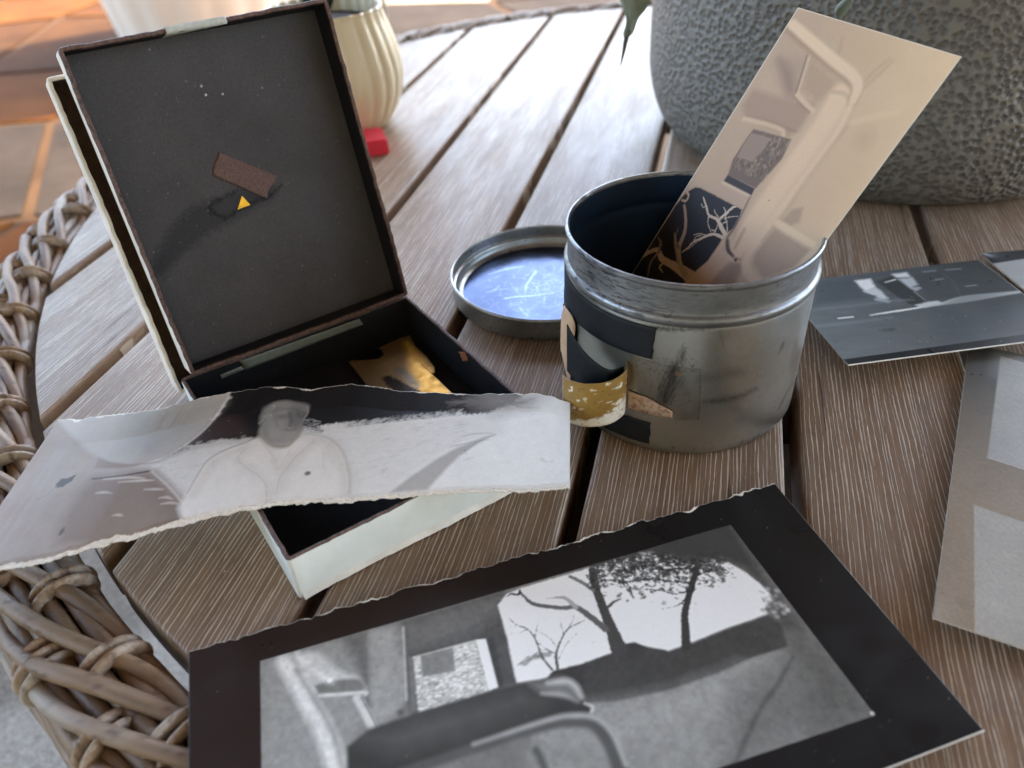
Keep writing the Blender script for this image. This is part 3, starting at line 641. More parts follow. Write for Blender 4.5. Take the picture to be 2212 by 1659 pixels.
    prof = [(.0498, .0622), (.0502, .0628), (.0506, .0638), (.0507, .0648), (.0505, .0657), (.0499, .0663), (.04925, .0668), (.0491, .0674), (.0491, .0700), (.0492, .0740), (.0492, .0768),
            (.0495, .0772), (.0500, .0777), (.05022, .0784), (.0501, .0791), (.0496, .0796), (.0490, .0797), (.0485, .0793), (.0483, .0787), (.0483, .0779)]
    lathe('neck', prof, M['tin_neck'], tn, 144, (CX, CY))
    prof = [(.0483, .0779), (.0484, .069), (.0486, .0672), (.0494, .0655), (.0496, .0645), (.0492, .0632), (.0491, .061), (.0491, .004), (.0485, .0022), (0, .002)]
    lathe('inside_wall', prof, M['tin_in'], tn, 144, (CX, CY))
    # upper black tape band
    c_l = cyl([(1222, 640)], .0502); ca, cz = cyl(np.array(crop5((1500, 440), (1885, 548), (1860, 695), (1600, 640), (1480, 560))), .0502)
    aR = ca[1]; zt = .0612
    cyl_patch('black_tape', [(aR-1.75, zt), (aR, zt-.0005), (ca[2]+.002, cz[2]), (aR-1.75, .0475)], M['blacktape'], tn, .0003, 70, 12, seed=1)
    a2, z2 = cyl(np.array(crop5((1855, 1042), (1845, 1152))), .0502)
    cyl_patch('black_tape', [(a2[0]-1.75, z2[0]+.001), (a2[0], z2[0]), (a2[1], max(z2[1], .0035)), (a2[1]-1.75, .0045)], M['blacktape'], tn, .0003, 70, 12, seed=2)
    a4, z4 = cyl(np.array([(1229, 700), (1262, 715)]), .0502)
    cyl_patch('black_tape', [(a4[0]-.5, .0475), (a4[0]+.13, .0475), (a4[0]+.13, .0210), (a4[0]-.5, .0210)], M['blacktape'], tn, .0005, 20, 10, seed=7)
    t = NT('torn_tan_paper'); v = t.coords(); n = t.noise(v, 420, 4, .7)
    t.l(t.ramp(n, [(.35, L4(118, 86, 66)), (.5, L4(178, 148, 124)), (.7, L4(190, 166, 142))]), t.b.inputs['Base Color']); t.set(Roughness=.8); t.bump(n, .0003)
    a5, z5 = cyl(np.array(crop5((1735, 860), (1850, 890), (1975, 980), (1945, 1010), (1735, 960))), .0502)
    V = [(CX+.0504*math.cos(a), CY+.0504*math.sin(a), z) for a, z in zip(a5, z5)]
    m_ = 10; P5 = []
    for i in range(24):
        f = i/23; am = a5[0]*(1-f)+a5[2]*f; top = (z5[0]*(1-f)+z5[2]*f)+.0012*math.sin(f*3.1)+.0012*float(n1(f, 9, 4)); bot = (z5[4]*(1-f)+z5[3]*f)+.0005*float(n1(f, 9, 8))
        for j in range(4):
            z = top+(bot-top)*j/3; P5.append((CX+.0504*math.cos(am), CY+.0504*math.sin(am), z))
    o = mesh_obj('paper_scrap', P5, grid_faces(4, 24), t.m, tn, smooth=True); mo = o.modifiers.new('thickness', 'SOLIDIFY'); mo.thickness = .0002; mo.offset = 0
    # tan strip at the left
    tan = np.array(crop5((1392, 400), (1455, 492), (1452, 600), (1446, 720), (1425, 810), (1398, 760), (1384, 600), (1372, 520)))
    left = np.array([(1392-3, 395), (1374, 500), (1378, 620), (1392, 740), (1412, 830)]); right = np.array([(1398, 402), (1455, 492), (1450, 620), (1440, 730), (1428, 835)])
    L_ = spline(crop5(*[tuple(p) for p in left]), 6); R2 = spline(crop5(*[tuple(p) for p in right]), 6); P = []
    aL, zL = cyl(L_+np.array([5, 0]), .0502); aR_, zR = cyl(R2, .0502)
    for i in range(len(L_)):
        for j in range(8):
            f = j/7; a = aL[i]*(1-f)+aR_[i]*f; z = zL[i]*(1-f)+zR[i]*f; r = .0503+.0016*math.sin(math.pi*f)*math.sin(math.pi*i/(len(L_)-1)+.2)+.0007
            P.append((CX+r*math.cos(a), CY+r*math.sin(a), z))
    o = mesh_obj('tan_strip', P, grid_faces(8, len(L_)), M['tan_paper'], tn, smooth=True); mo = o.modifiers.new('thickness', 'SOLIDIFY'); mo.thickness = .0003
    # the gold label flap that curls away from the wall
    A0, Z0 = cyl(np.array([(1352., 790.)]), .0502); A0 = float(A0[0])
    Pa = np.array([CX+.0502*math.cos(A0), CY+.0502*math.sin(A0)])
    def flap(name, pts, zt, zb, mats, nu=90, nv=50, paint=None, zw=None):
        q = spline(pts, 20); s = np.linspace(0, 1, nu); idx = s*(len(q)-1); qq = np.stack([np.interp(idx, np.arange(len(q)), q[:, k]) for k in (0, 1)], 1)
        P = []
        for j in range(nv):
            f = j/(nv-1)
            for i in range(nu):
                e_t = zt(s[i]); e_b = zb(s[i]); P.append((qq[i, 0], qq[i, 1], e_t+(e_b-e_t)*f))
        P = np.array(P); V2 = np.stack([np.tile(s, nv), np.repeat(np.linspace(0, 1, nv), nu)], 1); return P, V2, nu, nv
    X = lambda px, y: float(at(px, 850, .04)[0])
    # plan curve: from the attachment round to the left, standing off the wall
    pr_pts = [at(1357, 790, .0415)[:2]*0+Pa, Pa+np.array([-.0012, -.0052]), Pa+np.array([-.0075, -.0098]), Pa+np.array([-.0155, -.0098]), Pa+np.array([-.0218, -.0062]), Pa+np.array([-.0240, -.0015])]
    zt = lambda s: .0425-.0028*math.sin(s*math.pi)*0+(-.0035*s)+.0003*float(n1(s, 14, 3)); zb = lambda s: .0212-.003*s+.0004*float(n1(s, 16, 5))
    P, V2, nu, nv = flap('label', pr_pts, zt, zb, None)
    T = lambda p: np.array(p, float)
    pt = Paint(V2*np.array([.030, .022]), lambda p: np.array(p, float)*np.array([.030, .022]), (150, 118, 54))
    n = fbm(pt.V, 500, 2, 4); n2 = fbm(pt.V, 1500, 6, 3); cfl = lin((228, 222, 208))
    pt.c *= (.75+.5*fbm(pt.V, 180, 9))[:, None]
    s_, t_ = V2[:, 0], V2[:, 1]
    # right edge of the label is s=0
    white = np.clip((t_-(.60+.55*np.clip(s_-.22, 0, 1)+.05*(n-.5)*4))*22, 0, 1)*(s_ < .8); flakes = np.clip((n-.72+.17*np.exp(-((s_-.25)/.12)**2))*30, 0, 1)*(t_ < .8)
    rust = np.clip((.6-np.abs(s_-.97)*6+(n2-.5)*2.4)+np.clip(.12-t_, 0, 1)*3*(n2 > .45)*(s_ > .35), 0, 1)*.8
    for m_, c_ in ((white, cfl), (flakes*.9, cfl), (rust, lin((150, 116, 92))), (np.clip((n2-.70)*20, 0, 1)*.8, lin((104, 80, 50)))): pt.c = pt.c*(1-m_[:, None])+c_*m_[:, None]
    edge = np.clip(((t_ > .965)+(s_ > .985))*1.0, 0, 1); pt.c = pt.c*(1-.7*edge[:, None])+.7*edge[:, None]*lin((206, 186, 158))
    o = mesh_obj('gold_label', P, grid_faces(nu, nv), [mat_paint('gold_label', .5, .5, .0002, 900), M['blacktape']], tn, smooth=True, cols=pt.c)
    mo = o.modifiers.new('thickness', 'SOLIDIFY'); mo.thickness = .0005; mo.material_offset = 1; mo.offset = 1
    # black strip behind the label
    pr2 = [Pa+np.array([-.001, -.0005]), Pa+np.array([-.008, -.0042]), Pa+np.array([-.016, .0015]), Pa+np.array([-.0215, .0095])]
    q = spline(pr2, 10); P = []
    for i, s in enumerate(np.linspace(0, 1, len(q))):
        for j in range(10):
            f = j/9; P.append((q[i, 0], q[i, 1], .0405+.011*s*s+.003*s-(.008+.014*s)*f))
    o = mesh_obj('tape_tab', P, grid_faces(10, len(q)), M['blacktape'], tn, smooth=True); mo = o.modifiers.new('thickness', 'SOLIDIFY'); mo.thickness = .0004
    # tin lid lying open side up
    lx, ly = .02125, .36745
    ld_ = thing('tin_lid', 'shallow round tin lid lying upturned behind the tin', 'lid', (lx, ly, 0))
    prof = [(0, .0008), (.046, .0008), (.0478, .0003), (.0490, .0008), (.0499, .002), (.0503, .0035), (.0503, .0112), (.0505, .0116), (.0509, .0121), (.05105, .0127), (.0508, .0133), (.0503, .01355), (.0498, .0133), (.0496, .0128), (.0497, .0118)]
    lathe('rim', prof, M['lid_metal'], ld_, 144, (lx, ly))
    prof = [(.0497, .0118), (.0497, .0076), (.0494, .0072), (.0484, .0069), (.0480, .0063), (.0480, .0046), (.0472, .0032), (.0462, .0027), (.0448, .0024)]
    lathe('inner_step', prof, M['lid_metal'], ld_, 144, (lx, ly))
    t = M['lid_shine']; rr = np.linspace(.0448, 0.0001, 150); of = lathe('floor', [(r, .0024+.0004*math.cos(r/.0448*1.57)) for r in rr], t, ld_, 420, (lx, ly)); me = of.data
    co = np.empty(len(me.vertices)*3); me.vertices.foreach_get('co', co); V2 = co.reshape(-1, 3)[:, :2]+np.array([lx, ly])
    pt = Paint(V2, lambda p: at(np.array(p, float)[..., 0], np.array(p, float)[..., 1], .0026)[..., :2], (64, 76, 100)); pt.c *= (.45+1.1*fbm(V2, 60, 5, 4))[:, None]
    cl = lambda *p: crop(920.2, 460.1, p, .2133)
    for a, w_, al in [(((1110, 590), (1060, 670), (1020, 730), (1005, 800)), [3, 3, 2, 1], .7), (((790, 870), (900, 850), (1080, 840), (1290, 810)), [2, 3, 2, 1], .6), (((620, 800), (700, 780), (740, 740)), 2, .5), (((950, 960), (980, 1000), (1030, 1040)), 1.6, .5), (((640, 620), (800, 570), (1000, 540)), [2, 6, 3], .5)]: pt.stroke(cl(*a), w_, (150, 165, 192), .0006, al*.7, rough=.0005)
    J = np.random.RandomState(12)
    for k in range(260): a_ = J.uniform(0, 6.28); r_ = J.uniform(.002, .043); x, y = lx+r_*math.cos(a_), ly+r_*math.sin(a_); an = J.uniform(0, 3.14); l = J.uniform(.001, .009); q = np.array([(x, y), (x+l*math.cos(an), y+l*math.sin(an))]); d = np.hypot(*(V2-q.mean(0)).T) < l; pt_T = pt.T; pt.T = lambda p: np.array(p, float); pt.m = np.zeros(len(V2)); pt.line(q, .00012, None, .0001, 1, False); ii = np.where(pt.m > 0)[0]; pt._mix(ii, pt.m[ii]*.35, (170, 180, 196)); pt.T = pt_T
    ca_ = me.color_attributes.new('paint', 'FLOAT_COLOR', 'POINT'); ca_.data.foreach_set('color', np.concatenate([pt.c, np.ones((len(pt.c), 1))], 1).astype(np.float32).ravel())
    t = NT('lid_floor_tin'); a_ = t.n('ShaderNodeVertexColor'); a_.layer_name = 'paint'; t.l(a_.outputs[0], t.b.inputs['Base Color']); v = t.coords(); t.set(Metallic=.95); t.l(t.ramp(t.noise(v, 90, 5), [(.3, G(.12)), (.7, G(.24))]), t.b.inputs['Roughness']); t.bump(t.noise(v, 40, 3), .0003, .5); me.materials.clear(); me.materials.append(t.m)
build_tin()

# ------------------------------------------------------------------ photographic prints
def thick(o, t, rim=1):
    m = o.modifiers.new('thickness', 'SOLIDIFY'); m.thickness = t; m.offset = -1; m.material_offset = 1; m.material_offset_rim = 1; return o
def flatT(z): return lambda p: at(np.array(p, float)[..., 0], np.array(p, float)[..., 1], z)[..., :2]
def raise_along(P, z): return CAM+(P-CAM)*((z-CAM_H)/(P[:, 2]-CAM_H))[:, None]      # same outline, other height
def rect_axes(pa, pb, pc, z):
    """corner at pa, edge towards pb (e) and towards pc (f)"""
    a = at(*pa, z); b = at(*pb, z); c = at(*pc, z); e = (b-a)/np.linalg.norm(b-a); f = np.cross([0, 0, 1.], e); f = f if f@(c-a) > 0 else -f
    return a, e, f
def build_big_print():
    z0 = .003; O, e, f = rect_axes((1672, 1043), (408, 1405), (2112, 1585), z0)
    Wd, Hd = float(np.linalg.norm(at(408, 1401, z0)-O)), float(np.linalg.norm(at(2112, 1585, z0)-O))
    nu, nv = 800, 400; u = np.linspace(0, Wd, nu); v = np.linspace(0, Hd, nv); U, Vv = np.meshgrid(u, v); u_ = U.ravel(); v_ = Vv.ravel()
    sc1 = np.abs(np.sin(u*np.pi/.0082+2.2*n1(u, 60, 3)*4))*.0008
    edge = sc1+n1(u, 130, 1, 4)*.0034+n1(u, 900, 2, 2)*.0007; edge = edge*np.interp(u, [0, .006, Wd-.012, Wd], [.2, 1, .9, .3])
    v2 = v_+np.tile(edge, nv)*np.exp(-v_/.003)
    P = O+u_[:, None]*e+v2[:, None]*f
    V2 = P[:, :2]; T = flatT(z0)
    pt = Paint(V2, T, (30, 28, 28)); pt.grade((420, 1500), (1500, 1200), (44, 34, 31), (23, 23, 25))
    img = [(562, 1428), (1578, 1134), (1890, 1545), (1900, 1900), (575, 1900)]
    ip = [(562, 1428), (1578, 1134), (1890, 1545), (570, 1990)]
    pt.poly(ip, (116, 116, 114), .00012)
    inside = Paint(V2, T, (0, 0, 0)); inside.poly(ip, (255, 255, 255), .0001); msk = inside.c[:, 0]; keep = pt.c.copy()
    # room, left part
    pt.poly(cropB((-260, 1080), (340, 920), (345, 1370), (300, 1700), (-260, 1700)), (132, 132, 130), .004)
    pt.poly(cropB((190, 950), (330, 920), (345, 1350), (290, 1240), (280, 1130)), (100, 100, 99), .002)
    pt.poly(cropB((335, 915), (520, 880), (530, 1300), (420, 1450), (345, 1370)), (138, 138, 136), .001)
    pt.poly(cropB((515, 870), (1060, 700), (1150, 1200), (560, 1380), (545, 1300)), (84, 84, 83), .0008)
    pt.poly(cropB((500, 880), (700, 820), (1060, 720), (1045, 800), (900, 930), (560, 1030), (520, 1040)), (104, 104, 103), .003)
    pt.stroke(cropB((518, 900), (535, 1290)), 6, (160, 160, 158), .0003, .8)
    pt.poly(cropB((545, 1060), (575, 1060), (600, 1350), (560, 1370)), (110, 110, 108), .0006)
    pt.poly(cropB((572, 1058), (915, 965), (1000, 1240), (602, 1360)), (168, 168, 164), .0003)
    J = np.random.RandomState(11)
    for k in range(420):
        a, b = J.uniform(0, 1), J.uniform(0, 1); x = (575*(1-a)+918*a)*(1-b)+(602*(1-a)+995*a)*b; y = (1062*(1-a)+970*a)*(1-b)+(1355*(1-a)+1240*a)*b
        g = J.choice([200, 215, 140, 120, 185]); p = crop(663.6, 995.4, [(x-J.uniform(4, 9), y+2), (x+J.uniform(3, 9), y-2)])
        pt.stroke(p, J.uniform(1.6, 3.4), (g, g, g-2), .0002, .8, curve=False)
    pt.poly(cropB((612, 1052), (785, 1008), (800, 1135), (622, 1168)), (124, 124, 122), .0004)
    for k in range(7): pt.stroke(cropB((615+k*2, 1065+k*14), (786+k*2, 1020+k*15)), 1.2, (96, 96, 95), .0002, .6)
    pt.poly(cropB((915, 968), (965, 962), (1032, 1222), (985, 1238)), (238, 238, 236), .0003)
    pt.poly(cropB((965, 962), (1005, 955), (1060, 1215), (1032, 1222)), (70, 70, 70), .0006)
    # chair on the left
    pt.poly(cropB((-60, 1040), (60, 1040), (170, 1130), (270, 1165), (295, 1200), (300, 1248), (60, 1262), (-20, 1220)), (166, 166, 164), .0012, curve=True)
    pt.poly(cropB((40, 1215), (120, 1190), (270, 1180), (300, 1240), (120, 1262), (60, 1258)), (112, 112, 110), .0006, curve=True)
    pt.stroke(cropB((-60, 1050), (30, 1120), (110, 1185), (130, 1190)), 12, (186, 186, 184), .0012, .7); pt.spot(crop(663.6, 995.4, [(122, 1186)])[0], 4, (222, 222, 220), .0005)
    pt.stroke(cropB((70, 1268), (300, 1252), (315, 1262)), 8, (176, 176, 174), .0004, .9)
    pt.stroke(cropB((270, 1280), (330, 1390), (370, 1470)), [18, 20, 20], (176, 176, 174), .0006)
    pt.stroke(cropB((292, 1280), (350, 1385), (385, 1460)), 3, (110, 110, 108), .0003)
    pt.stroke(cropA((1530, 1080), (1660, 1300), (1760, 1480), (1830, 1700)), [30, 36, 42, 44], (186, 186, 184), .0014, .9)
    pt.stroke(cropA((1600, 1130), (1720, 1330), (1800, 1480), (1860, 1700)), [6, 8, 9, 9], (118, 118, 116), .001, .8)
    pt.spot(crop(663.6, 995.4, [(505, 1358)])[0], 6, (84, 84, 83), .0008)
    # sky
    sky_ = cropB((1035, 780), (1075, 725), (1160, 690), (1500, 560), (1800, 430), (2150, 500), (2290, 530), (2370, 640), (2450, 690), (2545, 735), (2495, 800), (2540, 830), (2300, 905), (2100, 985), (1940, 1022), (1500, 1095), (1320, 1140), (1300, 1170), (1135, 1195), (1085, 960))
    sky_ = cropB((1035, 780), (1080, 722), (1160, 690), (1500, 590)) + cropB((1620, 545), (1720, 520)) + cropC((140, 480), (330, 520), (430, 560), (540, 533), (620, 556), (700, 600), (770, 655), (830, 712), (858, 748), (800, 800), (830, 825), (600, 900), (410, 980), (290, 1025)) + cropB((1850, 1000), (1700, 1010), (1500, 1095), (1320, 1140), (1300, 1170), (1135, 1195), (1085, 960))
    pt.poly(cropC((120, 440), (620, 330), (1000, 900), (900, 900), (860, 750), (700, 590), (540, 520), (400, 540)), (70, 70, 70), .003)
    pt.poly(sky_, (252, 252, 250), .0007, rough=.0002)
    # ground
    pt.poly(cropB((1290, 1175), (1330, 1130), (1500, 1090), (1640, 1040), (1700, 985), (1770, 975), (1850, 1010), (1935, 1022), (1960, 1040), (1800, 1200), (1500, 1310)), (66, 66, 66), .0005, rough=.0002)
    pt.poly(cropC((-160, 1090), (100, 1010), (290, 1028), (420, 985), (620, 905), (830, 832), (900, 880), (940, 1005), (760, 1060), (560, 1150), (300, 1240), (0, 1305), (-160, 1310)), (72, 72, 71), .0006, rough=.0003)
    pt.poly(cropB((1480, 1330), (1560, 1310))+cropC((0, 1303), (300, 1240), (560, 1150), (760, 1060), (945, 1005), (1010, 1080), (1180, 1330), (1400, 1360), (600, 1680), (-500, 1700), (-420, 1400)), (128, 128, 126), .0006); pt.poly(cropC((-100, 1330), (300, 1260), (700, 1110), (640, 1300), (200, 1500), (-100, 1480)), (142, 142, 140), .005, .7)
    pt.poly(cropC((830, 830), (880, 760), (960, 830), (1410, 1370), (1100, 1480), (1050, 1180), (960, 1080), (900, 900)), (84, 84, 82), .006, .85)
    pt.poly(cropC((650, 1250), (1000, 1060), (1420, 1370), (560, 1700)), (94, 94, 92), .006, .7)
    pt.stroke(cropC((965, 1060), (880, 1210), (800, 1320), (720, 1480), (650, 1640)), [4, 7, 7, 7, 6], (74, 74, 73), .0008, .8)
    nz = fbm(V2, 700, 12, 4); pt.c *= (1+.35*(nz-.5)*(pt.c[:, 0] < .5))[:, None]
    # trees
    def tr(p, w_, g=58, soft=.0003, al=1., rough=.0002): pt.stroke(p, w_, (g, g, g-1), soft, al, rough=rough)
    tr(cropB((1680, 1010), (1640, 900), (1600, 800), (1560, 690), (1540, 590)), [38, 27, 22, 19, 18], 74)
    tr(cropB((1610, 910), (1540, 850), (1450, 790), (1380, 795), (1230, 775), (1170, 730), (1145, 705)), [16, 17, 14, 12, 11, 8, 5], 96)
    tr(cropB((1450, 790), (1400, 745), (1360, 738), (1290, 745)), [12, 11, 8, 3], 150)
    tr(cropB((1545, 700), (1490, 660), (1420, 625)), [10, 11, 10], 112)
    tr(cropB((1625, 790), (1660, 760), (1695, 745)), [9, 7, 4], 80); tr(cropB((1560, 650), (1640, 645), (1720, 655), (1760, 740), (1730, 700)), [6, 4, 5, 4, 2], 92)
    tr(cropB((1080, 735), (1100, 720), (1140, 722), (1150, 700)), [3, 5, 7, 5], 60)
    tr(cropC((388, 1003), (383, 910), (380, 830), (400, 740), (415, 680), (440, 600), (455, 560)), [22, 20, 17, 15, 16, 13, 10], 66)
    # small bare tree
    tr(cropB((1352, 1120), (1345, 1040), (1385, 940), (1420, 900), (1500, 860)), [8, 7, 5, 4, 3], 78); tr(cropB((1320, 1125), (1270, 1060), (1230, 960), (1190, 910), (1130, 885), (1090, 850)), [7, 6, 5, 4, 3, 2], 78)
    for a in [((1385, 940), (1370, 880), (1365, 850)), ((1350, 1010), (1300, 950), (1220, 910)), ((1270, 1060), (1200, 1055), (1130, 1110)), ((1230, 960), (1240, 900), (1250, 870)), ((1190, 910), (1140, 930), (1090, 935)), ((1360, 1070), (1400, 990), (1460, 930)), ((1410, 905), (1440, 850), (1430, 830)), ((1345, 1045), (1270, 1020), (1190, 1080)), ((1240, 980), (1300, 1020), (1335, 1040)), ((1130, 885), (1110, 900), (1095, 890))]:
        tr(cropB(*a), [3.4, 2.4, 1.4], 100, .00025, .9)
    pt.poly(cropB((1130, 1100), (1220, 1040), (1330, 1020), (1330, 1060), (1230, 1080), (1170, 1115)), (96, 96, 95), .0008, .8, rough=.0008)
    # foliage
    for k in range(900):
        a = J.beta(1.3, 1.2); x = -150+a*740; top = (470 if x > 90 else 470+(90-x)*.35)+max(0, x-400)*.25
        y = top+abs(J.normal(0, 1))*(75+60*math.exp(-((x-180)/170)**2)); y = y+.10*(300-x)*.2
        if y > 830-.22*abs(x-200): continue
        g = J.randint(46, 92); l = J.uniform(8, 30); an = J.uniform(-.9, .5)
        pt.stroke(cropC((x, y), (x+l*math.cos(an)*.6, y+l*math.sin(an)*.5+J.uniform(-6, 6)), (x+l*math.cos(an), y+l*math.sin(an))), [J.uniform(2, 7), J.uniform(3, 10), 1.5], (g, g, g), .0005, J.uniform(.5, .95), rough=.0004)
    for k in range(70):
        x = J.uniform(470, 660); y = 560+(x-470)*.25+J.normal(0, 28); pt.stroke(cropC((x, y), (x+J.uniform(5, 24), y+J.uniform(-8, 10))), J.uniform(1.5, 4), (110, 110, 110), .0004, .8, curve=False)
    for a, w_ in [(((415, 660), (300, 650), (180, 640), (40, 655), (-60, 640)), [7, 6, 5, 4, 2]), (((410, 700), (330, 720), (250, 700), (120, 690)), [6, 5, 4, 2]), (((430, 620), (500, 600), (580, 585), (640, 610)), [6, 5, 3, 2]), (((400, 740), (340, 780), (260, 800)), [5, 4, 2]), (((440, 590), (360, 580), (260, 590), (150, 570), (40, 590)), [6, 5, 5, 3, 2]), (((40, 655), (80, 700), (110, 745)), [4, 3, 3]), (((425, 640), (500, 650), (480, 665)), [4, 3, 2])]: tr(cropC(*a), w_, 60, .0003, .95, .0004)
    for k in range(420):
        x = J.uniform(-140, 520); y = 560+J.normal(0, 1)*70+(40 if x > 180 else 0); 
        if y > 800 or y < 470: continue
        g = J.randint(40, 80); pt.stroke(cropC((x, y), (x+J.uniform(-16, 18), y+J.uniform(-8, 8))), J.uniform(1, 4.5), (g, g, g), .00025, .85, curve=False)
    pt.poly(cropC((100, 380), (620, 345), (760, 560), (560, 505), (430, 520), (260, 500), (0, 520), (-100, 545), (-100, 500)), (72, 72, 72), .0022, .92, rough=.001)
    pt.stroke(cropC((700, 600), (760, 690), (830, 790)), 2, (150, 150, 150), .0003, .8)
    for k in range(60):
        x = J.uniform(780, 940); y = 730+(x-780)*.55+J.normal(0, 30); pt.spot(crop(1327.2, 995.4, [(x, y)])[0], J.uniform(2, 6), (104, 104, 104) if k % 3 else (180, 180, 180), .0006, .6)
    # cushion and tube arm
    cu = cropB((215, 1545), (330, 1450), (600, 1360), (1000, 1240), (1180, 1195), (1300, 1172), (1380, 1165), (1450, 1205), (1490, 1270), (1505, 1300), (1540, 1335), (1530, 1378), (1440, 1382), (1300, 1430), (1000, 1520), (600, 1640), (400, 1760), (215, 1800))
    pt.poly(cu, (64, 64, 63), .0007)
    pt.poly(cropB((300, 1500), (700, 1370), (1150, 1250), (1250, 1300), (900, 1450), (500, 1560)), (92, 92, 91), .005, .8)
    pt.poly(cropB((1200, 1200), (1380, 1170), (1460, 1220), (1500, 1300), (1380, 1270), (1260, 1250)), (120, 120, 119), .0016, .8)
    pt.stroke(cropB((1300, 1200), (1400, 1190), (1450, 1220), (1480, 1275)), [4, 10, 8, 4], (190, 190, 188), .0012, .8)
    pt.stroke(cropB((1270, 1255), (1380, 1265), (1460, 1300)), [3, 7, 3], (176, 176, 174), .001, .7); pt.stroke(cropB((1330, 1300), (1420, 1300), (1490, 1310)), [3, 8, 3], (66, 66, 66), .0016, .7)
    pt.stroke(cropB((1500, 1310), (1540, 1330), (1530, 1370)), [3, 5, 3], (200, 200, 198), .0006, .8)
    pt.stroke(cropB((500, 1690), (1000, 1520), (1300, 1420), (1430, 1400), (1540, 1410), (1610, 1480), (1660, 1580), (1720, 1760)), [24, 26, 30, 34, 34, 34, 34, 34], (86, 86, 85), .0008)
    pt.stroke(cropB((900, 1530), (1300, 1400), (1440, 1376), (1560, 1390), (1650, 1480), (1720, 1640)), [4, 6, 8, 9, 6, 5], (178, 178, 176), .0010, .75)
    pt.stroke(cropB((1235, 1560), (1265, 1620), (1300, 1720)), [16, 17, 17], (84, 84, 83), .0008)
    pt.poly(cropB((1000, 1560), (1200, 1500), (1230, 1660), (1240, 1800), (700, 1800), (800, 1640)), (104, 104, 102), .003, .6)
    pt.c *= (.90+.2*fbm(V2, 260, 31, 4))[:, None]; pt.c = np.clip(1.95*pt.c**1.22, 0, .93); pt.c = keep*(1-msk[:, None])+pt.c*msk[:, None]
    for k in range(90):
        p = (J.uniform(450, 2050), J.uniform(1100, 1659)); pt.spot(p, J.uniform(.5, 1.3), (170, 170, 168), .0002, J.uniform(.2, .7))
    pt.spot((1884, 1541), 4, (235, 235, 232), .0003)
    # torn white core along the deckled edge
    d = v_; fr = np.clip(n1(u_, 150, 21, 3)*.0040+.00010, 0, .0012)*np.interp(u_, [0, .01, Wd*.45, Wd*.8, Wd], [.5, 1.2, 1.1, .35, .35])+.00012
    wm = np.clip((fr-d)/.00012+.5, 0, 1)[:, None]; pt.c = pt.c*(1-wm)+lin((235, 232, 224))*wm
    re = np.clip((.00022-u_)/.0001+.5, 0, 1)*.35; pt.c = pt.c*(1-re[:, None])+lin((120, 110, 100))*re[:, None]
    be = np.clip((.0004-(Hd-v_))/.00015+.5, 0, 1); pt.c = pt.c*(1-be[:, None])+lin((225, 222, 216))*be[:, None]
    pt.grain(.03, 4000)
    z = z0+.0016*np.exp(-v_/.010)*(fbm(np.stack([u_, u_*0], 1), 50, 4, 3))+.002*(np.clip(1-u_/.03, 0, 1)*np.clip((v_-Hd+.03)/.03, 0, 1))+.0012*np.clip((u_-.15)/.06, 0, 1)**2
    P2 = raise_along(P, z)
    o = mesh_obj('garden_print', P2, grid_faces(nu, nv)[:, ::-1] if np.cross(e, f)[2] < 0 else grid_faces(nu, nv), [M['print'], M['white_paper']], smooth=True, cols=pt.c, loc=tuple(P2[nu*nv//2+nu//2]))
    thick(o, .0003); tag(o, 'black bordered photo print of trees and a padded chair with a torn upper edge', 'photo print')
build_big_print()

